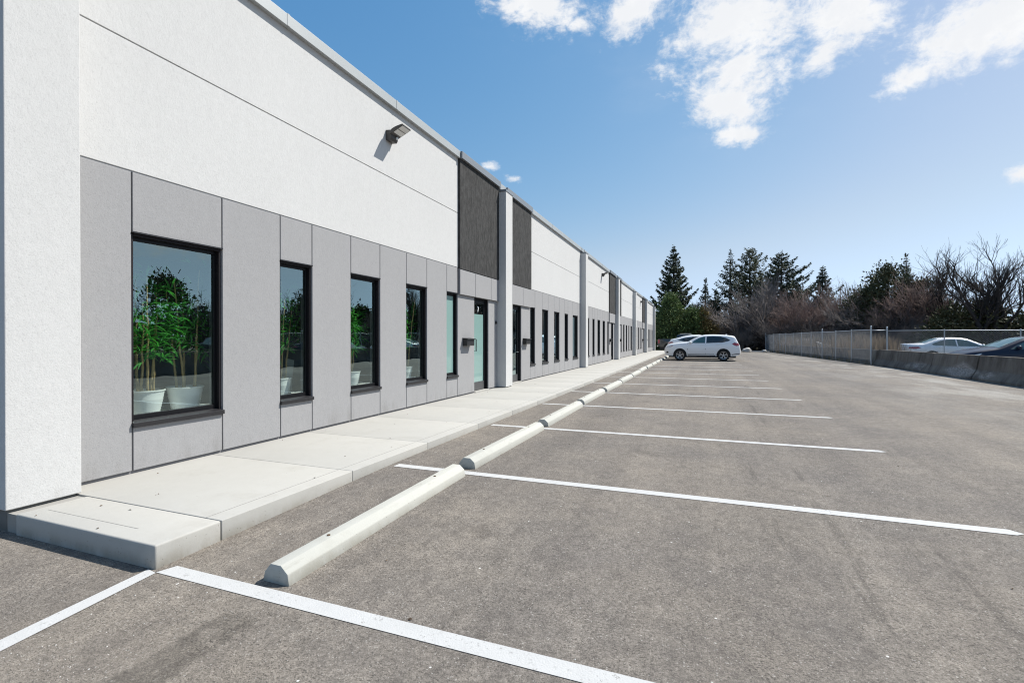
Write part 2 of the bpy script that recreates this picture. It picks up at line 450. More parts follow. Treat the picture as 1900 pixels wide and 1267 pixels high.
# insulated window glass: tinted, reflecting like several faces of glass
def window_glass(name, tint, gain=5.0):
    m, T = new_mat(name)
    ge = T.n('ShaderNodeNewGeometry')       # Schlick's curve, the same from both sides of the pane
    cosi = T.m('ABSOLUTE', T.vm('DOT_PRODUCT', ge.outputs['Incoming'], ge.outputs['True Normal'], out=1))
    fres = T.m('ADD', T.m('MULTIPLY', T.m('POWER', T.m('SUBTRACT', 1.0, cosi), 5.0), 0.96), 0.045)
    f = T.m('MULTIPLY', fres, gain, clamp=True)
    f = T.m('MINIMUM', f, 0.92)
    tr = T.n('ShaderNodeBsdfTransparent'); T.put(tr.inputs[0], (*tint, 1))
    gl = T.n('ShaderNodeBsdfGlossy'); gl.inputs['Roughness'].default_value = 0.0
    wav = T.noise(world_pos(T), 2.2, 2, 0.5)
    b = bump(T, wav, 0.06, 0.02)
    T.link(b, gl.inputs['Normal'])
    T.put(gl.inputs[0], (0.80, 1.0, 1.0, 1))
    mx = T.n('ShaderNodeMixShader')
    T.link(f, mx.inputs[0]); T.link(tr.outputs[0], mx.inputs[1]); T.link(gl.outputs[0], mx.inputs[2])
    o = T.n('ShaderNodeOutputMaterial'); T.link(mx.outputs[0], o.inputs[0])
window_glass('window_glass', (0.91, 0.98, 0.95))
window_glass('dark_glass', (0.30, 0.34, 0.34), 3.0)
# frosted film behind glass
m, T = new_mat('frosted_glass')
p = finish(T, T.mix(T.noise(T.scalev(world_pos(T), (1, 1, 0.3)), 1.4, 3), (0.19, 0.31, 0.29), (0.25, 0.38, 0.355)), 0.06, 0, spec=0.9)

# ------------------------------------------------------------------ mesh helpers
def mesh_obj(name, verts, faces, mat, parent=None, smooth=False, bevel=0.0, seg=2):
    me = bpy.data.meshes.new(name)
    me.from_pydata([tuple(map(float, v)) for v in verts], [], faces)
    if bevel:
        bm = bmesh.new(); bm.from_mesh(me)
        bmesh.ops.recalc_face_normals(bm, faces=bm.faces)
        es = [e for e in bm.edges if len(e.link_faces) == 2 and e.calc_face_angle(0) > 0.35]
        bmesh.ops.bevel(bm, geom=es, offset=bevel, segments=seg, affect='EDGES', profile=0.5, clamp_overlap=True)
        bm.to_mesh(me); bm.free()
    return obj(name, me, mat, parent, smooth)

def obj(name, me, mat, parent=None, smooth=False):
    if isinstance(mat, str): mat = MATS[mat]
    if mat: me.materials.append(mat)
    if smooth:
        me.polygons.foreach_set('use_smooth', [True] * len(me.polygons))
    o = bpy.data.objects.new(name, me)
    COL.objects.link(o)
    if parent is not None: o.parent = parent
    return o

def np_mesh(name, V, faces_n, idx, mat, parent=None, smooth=False):
    """fast mesh from arrays: all faces have faces_n corners"""
    V = np.asarray(V, dtype=np.float32); idx = np.asarray(idx, dtype=np.int32).ravel()
    me = bpy.data.meshes.new(name)
    me.vertices.add(len(V)); me.vertices.foreach_set('co', V.ravel())
    nf = len(idx) // faces_n
    me.loops.add(len(idx)); me.loops.foreach_set('vertex_index', idx)
    me.polygons.add(nf)
    me.polygons.foreach_set('loop_start', np.arange(0, len(idx), faces_n, dtype=np.int32))
    me.polygons.foreach_set('loop_total', np.full(nf, faces_n, dtype=np.int32))
    me.update(calc_edges=True)
    return obj(name, me, mat, parent, smooth)

class MB:
    def __init__(self): self.v = []; self.f = []
    def add(self, vs, fs):
        o = len(self.v); self.v += [tuple(p) for p in vs]; self.f += [tuple(i + o for i in f) for f in fs]
        return self
    def hexa(self, p):        # 8 points: bottom 4 (ccw), top 4
        return self.add(p, [(3, 2, 1, 0), (4, 5, 6, 7), (0, 1, 5, 4), (1, 2, 6, 5), (2, 3, 7, 6), (3, 0, 4, 7)])
    def box(self, x0, x1, y0, y1, z0, z1):
        return self.hexa([(x0, y0, z0), (x1, y0, z0), (x1, y1, z0), (x0, y1, z0),
                          (x0, y0, z1), (x1, y0, z1), (x1, y1, z1), (x0, y1, z1)])
    def ybox(self, x0, x1, y0, y1, za0, za1, zb0, zb1):   # ends a (y0) and b (y1) of different heights
        return self.hexa([(x0, y0, za0), (x1, y0, za0), (x1, y1, zb0), (x0, y1, zb0),
                          (x0, y0, za1), (x1, y0, za1), (x1, y1, zb1), (x0, y1, zb1)])
    def prism(self, poly, axis, a, b):
        n = len(poly)
        def P(u, w, t):
            return {'y': (u, t, w), 'x': (t, u, w), 'z': (u, w, t)}[axis]
        vs = [P(u, w, a) for u, w in poly] + [P(u, w, b) for u, w in poly]
        fs = [tuple(range(n - 1, -1, -1)), tuple(range(n, 2 * n))] + [(i, (i + 1) % n, n + (i + 1) % n, n + i) for i in range(n)]
        return self.add(vs, fs)
    def tube(self, pts, radii, n=6, cap=True):
        pts = [Vector(p) for p in pts]
        if not hasattr(radii, '__len__'): radii = [radii] * len(pts)
        rings = []
        for i, p in enumerate(pts):
            d = (pts[min(i + 1, len(pts) - 1)] - pts[max(i - 1, 0)]).normalized()
            a = d.orthogonal().normalized() if abs(d.z) < 0.9 else Vector((1, 0, 0))
            a = (a - d * a.dot(d)).normalized(); b = d.cross(a)
            rings.append([p + (a * math.cos(t) + b * math.sin(t)) * radii[i] for t in (2 * math.pi * k / n for k in range(n))])
        vs = [q for r in rings for q in r]
        fs = [(i * n + k, i * n + (k + 1) % n, (i + 1) * n + (k + 1) % n, (i + 1) * n + k) for i in range(len(pts) - 1) for k in range(n)]
        if cap: fs += [tuple(range(n - 1, -1, -1)), tuple((len(pts) - 1) * n + k for k in range(n))]
        return self.add(vs, fs)
    def lathe(self, prof, c, n=24, axis='z', close=False):
        vs = []
        for r, h in prof:
            for k in range(n):
                t = 2 * math.pi * k / n
                q = (r * math.cos(t), r * math.sin(t), h) if axis == 'z' else (r * math.cos(t), h, r * math.sin(t))
                vs.append((q[0] + c[0], q[1] + c[1], q[2] + c[2]))
        m = len(prof)
        fs = [(i * n + k, i * n + (k + 1) % n, (i + 1) * n + (k + 1) % n, (i + 1) * n + k) for i in range(m - 1) for k in range(n)]
        if close: fs += [((m - 1) * n + k, (m - 1) * n + (k + 1) % n, (k + 1) % n, k) for k in range(n)]
        return self.add(vs, fs)
    def build(self, name, mat, parent=None, smooth=False, bevel=0.0, seg=2):
        return mesh_obj(name, self.v, self.f, mat, parent, smooth, bevel, seg)

def smooth_by_angle(o, ang=0.6):
    me = o.data
    me.polygons.foreach_set('use_smooth', [True] * len(me.polygons))
    bm = bmesh.new(); bm.from_mesh(me)
    for e in bm.edges:
        if len(e.link_faces) != 2 or e.calc_face_angle(0) > ang: e.smooth = False
    bm.to_mesh(me); bm.free()
    return o

def thing(name, label, cat, loc=(0, 0, 0), rz=0.0, group=None):
    o = bpy.data.objects.new(name, None)
    o.empty_display_size = 0.3
    COL.objects.link(o)
    o.location = loc; o.rotation_euler = (0, 0, rz)
    tag(o, label, cat, group)
    return o
def tag(o, label, cat, group=None):
    o['label'] = label; o['category'] = cat
    if group: o['group'] = group
    return o
def struct(o):
    o['kind'] = 'structure'; return o
def stuff(o):
    o['kind'] = 'stuff'; return o
def copy_tree(src, parent=None):
    c = src.copy(); COL.objects.link(c)
    if parent is not None: c.parent = parent
    for ch in list(src.children): copy_tree(ch, c)
    return c

def gz(y):
    t = min(1.0, max(0.0, (y - 1.2) / 3.6))
    return 0.07 * t * t * (3 - 2 * t)

# ------------------------------------------------------------------ ground, lots, sidewalk
g = mesh_obj('ground', [(-3000, -3000, -0.06), (3000, -3000, -0.06), (3000, 3000, -0.06), (-3000, 3000, -0.06)], [(0, 1, 2, 3)], 'soil')
struct(g)
ys = [-12, -6, -2, 0, 1.2] + [1.2 + 3.6 * i / 14 for i in range(1, 15)] + [7, 10, 15, 20, 25, 30.4, 35, 40, 45, 50, 55, 60.5]
vs, fs = [], []
def lot_right(y): return 8.75 if y < 30.4 else 8.75 - 1.75 * (y - 30.4) / 30.0
def lot_left(y): return -4.75 if y < 56.8 else -14.0
for y in ys:
    vs += [(-16.0 if y < 1.2 else lot_left(y), y, gz(y)), (lot_right(y), y, gz(y))]
for i in range(len(ys) - 1):
    fs.append((2 * i, 2 * i + 1, 2 * i + 3, 2 * i + 2))
lot = struct(mesh_obj('parking_lot', vs, fs, 'asphalt'))
back = struct(mesh_obj('side_road', [(-40, 56.9, 0.066), (-4.75, 56.9, 0.066), (-4.75, 61.5, 0.066), (-40, 61.5, 0.066)], [(0, 1, 2, 3)], 'far_asphalt'))
nl = struct(mesh_obj('neighbouring_lot', [(8.77, -12, 0.06), (60, -12, 0.06), (60, 47, 0.06), (8.77, 47, 0.06)], [(0, 1, 2, 3)], 'far_asphalt'))

LINES = [2.0, 4.39, 6.98, 9.66, 12.24, 14.88, 17.52, 20.1, 22.85, 25.4, 28.05, 30.7, 33.35, 36.0, 38.65, 41.3, 43.95, 46.6, 49.2]
random.seed(4)
def painted(poly):
    o = mesh_obj('painted_line', [(x, y, gz(y) + 0.003) for x, y in poly], [tuple(range(len(poly)))], 'line_paint', lot)
    return o
for i, y in enumerate(LINES):
    w = 0.053
    xl = -3.03 if i == 0 else -2.98 - 0.02 * min(i, 8)
    xr = 2.08 + random.uniform(-0.03, 0.03)
    sk = random.uniform(-0.012, 0.012)
    if i == 0: poly = [(-3.03, 1.955), (xr - 0.05, y - w + sk), (xr, y + w + sk), (-2.99, 2.055)]
    else: poly = [(xl, y - w), (xr - 0.06, y - w + sk), (xr, y - 0.2 * w + sk), (xr - 0.06, y + w + sk), (xl, y + w)]
    painted(poly)
painted([(-3.025, 1.95), (-3.115, 1.965), (-3.03, 1.2), (-3.02, -4.0), (-2.915, -4.0), (-2.925, 1.2)])

# pale stone crumbs lying on the asphalt, densest along the kerb
random.seed(11)
mb = MB()
for k in range(520):
    if k < 300:
        y = 1.2 + random.random() ** 1.6 * 14; x = -2.4 - abs(random.gauss(0, 0.35))
        if x < -3.03 and y > 1.9: continue
    else:
        y = 1.0 + random.random() ** 1.5 * 10; x = random.uniform(-4, 3.2)
        if x < -2.3 and y > 1.9: continue
    s = random.uniform(0.0015, 0.0048) * (1.6 if random.random() < 0.06 else 1)
    z = gz(y)
    a = random.random() * 6.3
    p = [(x + s * math.cos(a + t) * random.uniform(0.7, 1.3), y + s * math.sin(a + t) * random.uniform(0.7, 1.3), z) for t in (0, 1.6, 3.1, 4.7)]
    mb.add(p + [(x, y, z + s * 0.9)], [(0, 1, 4), (1, 2, 4), (2, 3, 4), (3, 0, 4)])
stuff(mb.build('gravel', 'crumb_stone'))

# sidewalk slabs with recessed joints, monolithic kerb
SW_X0, SW_X1, SW_Z = -4.93, -3.07, 0.155
walk_base = struct(MB().box(SW_X0, SW_X1 - 0.012, 1.99, 57.0, -0.04, SW_Z - 0.014).build('sidewalk', 'score_dark'))
edges = [1.975, 2.415, 3.775, 5.145, 6.58, 8.0, 9.42]
while edges[-1] < 55.6: edges.append(edges[-1] + 1.42)
edges[-1] = 57.0
for i in range(len(edges) - 1):
    a, b = edges[i], edges[i + 1]
    gap = 0.002
    x0 = SW_X0 if i else -4.55
    s = MB().box(x0, SW_X1, a + (gap if i else 0), b - gap, -0.03, SW_Z).build('slab', 'sidewalk_concrete', walk_base, bevel=0.006 if i else 0.013, seg=3)
    smooth_by_angle(s, 0.9)
MB().box(-4.45, -3.45, 2.112, 2.118, SW_Z - 0.01, SW_Z + 0.0012).build('score_line', 'score_dark', walk_base)
# fine trowelled line along the kerb edge
MB().box(SW_X1 - 0.155, SW_X1 - 0.151, 2.42, 57.0, SW_Z - 0.01, SW_Z + 0.0008).build('kerb_line', 'foundation_concrete', walk_base)

# ------------------------------------------------------------------ the building
B = thing('commercial_building', 'long single storey building with white, grey and charcoal stucco panels and black windows', 'building', (-4.9, 2.2, 0))
BO = Vector((-4.9, 2.2, 0))
def bpart(mbld, name, mat, parent=None, bevel=0.0, seg=2, smooth=False):
    """a part whose coordinates are given in the world; shifted into its parent's frame"""
    o = mbld.build(name, mat, None, smooth, bevel, seg)
    par = parent or B
    o.parent = par
    if par is B: o.location = -BO
    return o

WX = -4.9          # face of the wall
PX = -4.66         # face of the pillars
BACK = -13.0
def zu(y): return 5.335 - 0.0045 * (y - 4)      # underside of the coping
JZ = lambda y: 4.14 - 0.0015 * (y - 4)
BAND = 2.945
PILL = [(1.967, 2.432), (11.68, 12.15), (21.10, 21.55), (30.33, 30.79), (38.92, 39.38), (47.38, 47.84), (56.24, 56.70)]
# opening pattern of a bay: distances from the pillar furthest from the door
PAT_W = [(0.526, 1.438), (2.236, 2.772), (3.56, 4.276), (5.048, 5.749), (6.542, 7.024)]
PAT_PROUD, PAT_DOOR, PAT_LEN = 7.05, (7.87, 8.67), 9.25
PAT_UP = [7.83, 8.737]
W_Z0, W_Z1, DOOR_Z1, BASE_Z = 0.64, 2.385, 2.385, 0.185
SILL_Z = 0.585
P_OUT = 0.05

def panel(name, mat, y0, y1, z0, z1, x=WX, t=0.045, g=0.007, za=None, zb=None):
    m = MB().ybox(x - t, x, y0 + g, y1 - g, z0, z1 if za is None else za, z0, z1 if zb is None else zb)
    return bpart(m, name, mat, bevel=0.004, seg=2)

def window(y0, y1, glass):
    w = bpart(MB().box(WX - 0.10, WX - 0.065, y0 + 0.002, y1 - 0.002, W_Z0, W_Z0 + 0.05)
              .box(WX - 0.10, WX - 0.065, y0 + 0.002, y1 - 0.002, W_Z1 - 0.06, W_Z1)
              .box(WX - 0.10, WX - 0.065, y0 + 0.002, y0 + 0.05, W_Z0 + 0.05, W_Z1 - 0.06)
              .box(WX - 0.10, WX - 0.065, y1 - 0.05, y1 - 0.002, W_Z0 + 0.05, W_Z1 - 0.06), 'window', 'black_aluminium', bevel=0.003)
    # lining of the reveal
    fr = bpart(MB().box(WX - 0.065, WX - 0.022, y0 + 0.002, y0 + 0.022, W_Z0, W_Z1)
               .box(WX - 0.065, WX - 0.022, y1 - 0.022, y1 - 0.002, W_Z0, W_Z1)
               .box(WX - 0.065, WX - 0.018, y0 + 0.022, y1 - 0.022, W_Z1 - 0.022, W_Z1), 'frame', 'brown_flashing', w)
    fl = bpart(MB().box(WX - 0.03, WX + 0.012, y0 - 0.004, y1 + 0.004, W_Z1 + 0.001, W_Z1 + 0.014), 'flashing', 'sill_metal', w)
    sl = bpart(MB().hexa([(WX - 0.065, y0 - 0.006, SILL_Z + 0.005), (WX + 0.03, y0 - 0.006, SILL_Z), (WX + 0.03, y1 + 0.006, SILL_Z), (WX - 0.065, y1 + 0.006, SILL_Z + 0.005),
                          (WX - 0.065, y0 - 0.006, W_Z0 + 0.004), (WX + 0.03, y0 - 0.006, SILL_Z + 0.042), (WX + 0.03, y1 + 0.006, SILL_Z + 0.042), (WX - 0.065, y1 + 0.006, W_Z0 + 0.004)]),
               'sill', 'sill_metal', w, bevel=0.003)
    pn = bpart(MB().add([(WX - 0.082, y0 + 0.05, W_Z0 + 0.05), (WX - 0.082, y1 - 0.05, W_Z0 + 0.05), (WX - 0.082, y1 - 0.05, W_Z1 - 0.06), (WX - 0.082, y0 + 0.05, W_Z1 - 0.06)], [(0, 1, 2, 3)]), 'pane', glass, w)
    return w

def door(y0, y1, hinge_far, glass, number=False):
    d = bpart(MB().box(WX - 0.125, WX - 0.06, y0 + 0.002, y0 + 0.05, 0.165, DOOR_Z1)
              .box(WX - 0.125, WX - 0.06, y1 - 0.05, y1 - 0.002, 0.165, DOOR_Z1)
              .box(WX - 0.125, WX - 0.06, y0 + 0.05, y1 - 0.05, DOOR_Z1 - 0.05, DOOR_Z1), 'door', 'black_aluminium', bevel=0.003)
    bpart(MB().box(WX - 0.06, WX - 0.02, y0 + 0.002, y0 + 0.02, 0.165, DOOR_Z1)
          .box(WX - 0.06, WX - 0.02, y1 - 0.02, y1 - 0.002, 0.165, DOOR_Z1)
          .box(WX - 0.06, WX - 0.02, y0 + 0.02, y1 - 0.02, DOOR_Z1 - 0.02, DOOR_Z1), 'lining', 'brown_flashing', d)
    # leaf: stiles and rails
    a, b, zt = y0 + 0.053, y1 - 0.053, DOOR_Z1 - 0.055
    lx0, lx1 = WX - 0.12, WX - 0.075
    bpart(MB().box(lx0, lx1, a, a + 0.06, 0.185, zt).box(lx0, lx1, b - 0.06, b, 0.185, zt)
          .box(lx0, lx1, a + 0.06, b - 0.06, zt - 0.075, zt), 'leaf_frame', 'black_aluminium', d, bevel=0.003)
    bpart(MB().box(lx0, lx1 + 0.003, a + 0.06, b - 0.06, 0.185, 0.385), 'kick_plate', 'kick_plate', d, bevel=0.003)
    gx = WX - 0.09
    zs = zt - 0.33 if number else zt - 0.075
    bpart(MB().add([(gx, a + 0.06, 0.385), (gx, b - 0.06, 0.385), (gx, b - 0.06, zs), (gx, a + 0.06, zs)], [(0, 1, 2, 3)]), 'glass', glass, d)
    if number:
        bpart(MB().add([(gx, a + 0.06, zs), (gx, b - 0.06, zs), (gx, b - 0.06, zt - 0.075), (gx, a + 0.06, zt - 0.075)], [(0, 1, 2, 3)]), 'transom_glass', 'dark_glass', d)
        yc, zc, hh = (a + b) / 2 - 0.02, zt - 0.205, 0.075
        seven = [(-0.05, hh), (0.05, hh), (0.05, hh - 0.028), (0.005, -hh), (-0.03, -hh), (0.012, hh - 0.032), (-0.05, hh - 0.032)]
        bpart(MB().prism([(yc + u * 0.8, zc + w * 0.85) for u, w in seven], 'x', gx + 0.002, gx + 0.006), 'number', 'number_vinyl', d)
    hy = (a + 0.05) if hinge_far else (b - 0.05)
    hx = lx1 + 0.07
    bpart(MB().tube([(lx1 - 0.002, hy, 1.12), (hx, hy, 1.12), (hx, hy, 1.40), (lx1 - 0.002, hy, 1.40)], 0.013, 8), 'handle', 'black_aluminium', d)
    if not hinge_far:
        bpart(MB().lathe([(0.0, 0.0), (0.03, 0.0), (0.03, 0.02), (0.0, 0.02)], (0, 0, 0), 12), 'lock', 'steel', d).location = (lx1 + 0.0, hy, 1.02)
    bpart(MB().box(WX - 0.15, WX + 0.03, y0 + 0.002, y1 - 0.002, 0.156, 0.178), 'threshold', 'sidewalk_concrete', d, bevel=0.003)
    return d

MAILBOX_Y, LAMP_Y = [], []
for i in range(len(PILL) - 1):
    ya, yb = PILL[i][1], PILL[i + 1][0]
    L = yb - ya; k = L / PAT_LEN
    flip = i % 2 == 1
    fy = (lambda s, ya=ya, yb=yb, k=k, f=flip: (yb - s * k) if f else (ya + s * k))
    def span(s0, s1):
        a, b = fy(s0), fy(s1)
        return (min(a, b), max(a, b))
    wins = [span(*w) for w in PAT_W]
    dr = span(*PAT_DOOR)
    proud = fy(PAT_PROUD)
    pr0, pr1 = (ya, proud) if flip else (proud, yb)
    pl0, pl1 = (proud, yb) if flip else (ya, proud)
    # columns of the recessed wall
    ops = sorted([(a, b, 'w') for a, b in wins] + [(dr[0], dr[1], 'd')])
    cur = ya; cols = []
    for a, b, kd in ops:
        cols.append((cur, a, 's')); cols.append((a, b, kd)); cur = b
    cols.append((cur, yb, 's'))
    backing = MB()
    far_bay = i >= 2
    for a, b, kd in cols:
        in_proud = (a + b) / 2 > pr0 and (a + b) / 2 < pr1
        if b - a < 0.02: continue
        top = 2.375 if in_proud else BAND
        # a solid column that straddles the proud edge keeps its band piece outside
        if kd == 's':
            if a < proud < b and not in_proud:
                in_proud = False
            if a + 0.01 < proud < b - 0.01:
                # lower piece full width, upper piece only outside the proud block
                lo, hi = (proud, b) if flip else (a, proud)
                panel('grey_panel', 'grey_stucco', a, b, BASE_Z, 2.375)
                if hi - lo > 0.03: panel('grey_panel', 'grey_stucco', lo, hi, 2.385, BAND)
            else:
                panel('grey_panel', 'grey_stucco', a, b, BASE_Z, top)
            backing.box(WX - 0.20, WX - 0.02, a, b, 0.0, BAND + 0.02)
        elif kd == 'w':
            panel('grey_panel', 'grey_stucco', a, b, BASE_Z, SILL_Z - 0.004)
            if not in_proud: panel('grey_panel', 'grey_stucco', a, b, W_Z1 + 0.012, BAND)
            backing.box(WX - 0.20, WX - 0.02, a, b, 0.0, SILL_Z + 0.003).box(WX - 0.20, WX - 0.02, a, b, W_Z1 + 0.003, BAND + 0.02)
            glass = 'window_glass'
            if i == 0 and a > ya + 6.3: glass = 'frosted_glass'
            if i >= 2: glass = 'dark_glass'
            window(a, b, glass)
        else:
            backing.box(WX - 0.20, WX - 0.02, a, b, DOOR_Z1 + 0.003, BAND + 0.02)
            door(a, b, not flip, 'frosted_glass' if i == 0 else 'dark_glass', number=(i == 0))
    backing.ybox(WX - 0.20, WX - 0.02, ya, yb, BAND + 0.02, zu(ya) - 0.01, BAND + 0.02, zu(yb) - 0.01)
    bpart(backing, 'wall', 'joint_grey')
    # bay above the grey band: two white courses; the charcoal block stands proud
    panel('white_panel', 'white_stucco', pl0, pl1, BAND + 0.012, JZ(pl0), g=0.002, za=JZ(pl0) - 0.006, zb=JZ(pl1) - 0.006)
    p2 = MB().ybox(WX - 0.045, WX, pl0 + 0.002, pl1 - 0.002, JZ(pl0) + 0.006, zu(pl0) + 0.02, JZ(pl1) + 0.006, zu(pl1) + 0.02)
    bpart(p2, 'white_panel', 'white_stucco', bevel=0.004)
    bpart(MB().ybox(WX - 0.04, WX - 0.011, pl0 + 0.004, pl1 - 0.004, JZ(pl0) - 0.0055, JZ(pl0) + 0.0055, JZ(pl1) - 0.0055, JZ(pl1) + 0.0055), 'joint_bead', 'bead_grey')
    bpart(MB().box(WX - 0.04, WX - 0.009, pl0 + 0.004, pl1 - 0.004, BAND + 0.0005, BAND + 0.0115), 'joint_bead', 'bead_grey')
    bpart(MB().ybox(WX - 0.02, WX + P_OUT, pr0 + 0.001, pr1 - 0.001, BAND - 0.012, zu(pr0) + 0.0, BAND - 0.012, zu(pr1) + 0.0), 'dark_panel', 'dark_stucco', bevel=0.004)
    ups = sorted([pr0, pr1] + [fy(s) for s in PAT_UP])
    for a, b in zip(ups[:-1], ups[1:]):
        panel('grey_panel', 'grey_stucco', a, b, 2.378, BAND - 0.03, x=WX + P_OUT, t=P_OUT + 0.02)
    bpart(MB().box(WX - 0.02, WX + P_OUT - 0.015, pr0 + 0.003, pr1 - 0.003, 2.39, BAND - 0.015), 'wall', 'joint_grey')
    # dark trim along the charcoal block's edge and foot
    e0, e1 = (pr1 - 0.03, pr1) if flip else (pr0, pr0 + 0.03)
    # coping in lengths, with thin seams
    def copings(a, b, x, mat, h):
        n = max(1, round((b - a) / 2.6)); s = (b - a) / n
        for q in range(n):
            u, v = a + q * s + (0.003 if q else 0), a + (q + 1) * s
            bpart(MB().ybox(x - 0.34, x, u, v, zu(u), zu(u) + h, zu(v), zu(v) + h), 'coping', mat, bevel=0.004)
            if q: bpart(MB().ybox(x - 0.30, x + 0.004, u - 0.025, u + 0.02, zu(u) + 0.004, zu(u) + h + 0.004, zu(u) + 0.004, zu(u) + h + 0.004), 'coping_seam', mat)
    copings(pl0 + (0.004 if flip else -0.05), pl1 - (-0.05 if flip else 0.004), WX + 0.062, 'coping_light', 0.15)
    copings(pr0, pr1, WX + P_OUT + 0.055, 'coping_dark', 0.152)
    # dark base line
    bpart(MB().box(WX - 0.15, WX - 0.028, ya, min(dr[0], yb), 0.1, BASE_Z + 0.01).box(WX - 0.15, WX - 0.028, dr[1], yb, 0.1, BASE_Z + 0.01), 'foundation', 'foundation_concrete')
    # where the fittings hang
    dcol = [c for c in cols if c[2] == 's' and (abs(c[1] - dr[0]) < 1e-6 if not flip else abs(c[0] - dr[1]) < 1e-6)][0]
    MAILBOX_Y.append(dcol[0] * (0.50 if not flip else 0.60) + dcol[1] * (0.50 if not flip else 0.40))
    if not flip: LAMP_Y.append(ya + 4.49 * k)
    # partition between units
    bpart(MB().box(BACK, WX - 0.2, yb + 0.15, yb + 0.3, 0.1, 5.0), 'partition', 'interior_wall')

for i, (a, b) in enumerate(PILL):
    zt = zu(a) - 0.10
    P = bpart(MB().box(WX - 0.1, PX, a, b, 0.172 if i else 0.165, zt), 'pillar', 'white_stucco', bevel=0.006)
    bpart(MB().box(WX - 0.12, PX + 0.012, a - 0.012, b + 0.012, zt + 0.001, zt + 0.055), 'cap', 'coping_dark', P, bevel=0.004)
    bpart(MB().box(WX - 0.1, PX - 0.03, a + 0.02, b - 0.02, 0.0 if i == 0 else 0.1, 0.18), 'footing', 'foundation_concrete', P)
    bpart(MB().box(WX - 0.30, WX - 0.1, a, b, 0.0, zu(a) + 0.12), 'wall', 'white_stucco')
    bpart(MB().ybox(WX - 0.278, WX + 0.062, a - 0.05, b + 0.05, zu(a), zu(a) + 0.15, zu(b), zu(b) + 0.15), 'coping', 'coping_light', bevel=0.004)
YE = PILL[-1][1]
bpart(MB().box(BACK, WX - 0.31, 1.967, 2.20, 0, zu(2) + 0.1), 'end_wall', 'white_stucco')
bpart(MB().box(BACK, WX - 0.31, YE - 0.2, YE, 0, zu(YE) + 0.1), 'end_wall', 'white_stucco')
bpart(MB().box(BACK - 0.2, BACK, 1.967, YE, 0, 5.0), 'back_wall', 'interior_wall')
bpart(MB().box(BACK, WX - 0.201, 2.21, YE - 0.21, 4.75, 4.95), 'roof', 'roof_membrane')
bpart(MB().box(BACK, WX - 0.2, 2.21, YE - 0.21, 0.1, 0.172), 'interior_floor', 'interior_floor')
bpart(MB().box(BACK, WX - 0.2, 2.21, YE - 0.21, 2.75, 2.80), 'ceiling', 'interior_wall')
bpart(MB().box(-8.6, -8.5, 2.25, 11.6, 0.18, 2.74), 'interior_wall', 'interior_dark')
# ledge behind the windows of the nearest unit, and blinds in the next one
bpart(MB().box(-5.75, WX - 0.205, 2.35, 9.2, 0.56, 0.605).box(-5.72, -5.66, 2.35, 9.2, 0.172, 0.56), 'window_ledge', 'interior_wall', bevel=0.004)

# ------------------------------------------------------------------ wall lamps, mailboxes, doorbell
def wall_lamp(y, z, label):
    t = thing('wall_lamp', label, 'wall lamp', (WX, y, z), 0, 'floodlights on the white upper wall')
    MB().prism([(0.0, -0.14), (0.10, -0.15), (0.125, -0.11), (0.125, -0.02), (0.09, 0.035), (0.0, 0.045)], 'y', -0.10, 0.10).build('wall_box', 'lamp_bronze', t, bevel=0.006)
    MB().lathe([(0.0, 0.0), (0.026, 0.0), (0.026, 0.02), (0.012, 0.03), (0.0, 0.03)], (0, 0, 0), 12).build('photocell', 'lens_clear', t).matrix_local = Matrix.Translation((0.125, 0.055, -0.075)) @ Matrix.Rotation(math.pi / 2, 4, 'Y')
    MB().box(0.08, 0.14, 0.045, 0.075, -0.03, 0.03).build('bracket', 'lamp_bronze', t, bevel=0.004)
    MB().box(0.08, 0.14, -0.075, -0.045, -0.03, 0.03).build('bracket', 'lamp_bronze', t, bevel=0.004)
    # head: a shallow domed housing tilted upward away from the wall
    h = MB()
    n = 9; sec = []
    for j in range(n + 1):
        u = j / n
        x = 0.30 * u
        th = 0.025 + 0.055 * math.sin(math.pi * min(1, 0.15 + u * 0.85)) ** 0.8 * (1 - 0.55 * u)
        sec.append((x, th))
    vs, fs = [], []
    for x, th in sec:
        for yy, zz in ((-0.135, 0), (0.135, 0), (0.125, th), (0.06, th * 1.12), (-0.06, th * 1.12), (-0.125, th)):
            vs.append((x, yy, zz))
    for j in range(n):
        for q in range(6):
            fs.append((j * 6 + q, j * 6 + (q + 1) % 6, (j + 1) * 6 + (q + 1) % 6, (j + 1) * 6 + q))
    fs += [tuple(range(5, -1, -1)), tuple(n * 6 + q for q in range(6))]
    hd = h.add(vs, fs).build('head', 'lamp_bronze', t, bevel=0.003)
    hd.location = (0.11, 0, -0.055); hd.rotation_euler = (0, math.radians(-24), 0)
    ln = MB().box(0.075, 0.285, -0.115, 0.115, -0.008, -0.001).build('lens', 'lamp_lens', hd, bevel=0.002)
    for q in (0.18,):
        MB().box(q - 0.006, q + 0.006, -0.115, 0.115, -0.0105, -0.0085).build('lens_bar', 'lamp_bronze', hd)
    t.scale = (0.92, 0.92, 0.92)
    return t
wall_lamp(6.96, 4.85, 'bronze floodlight on the nearest white wall, closest and largest of the lamps')
wall_lamp(26.1, 4.88, 'small dark floodlight on the white wall before the second far charcoal block')
wall_lamp(44.2, 4.74, 'tiny distant floodlight on the wall near the far end of the building')

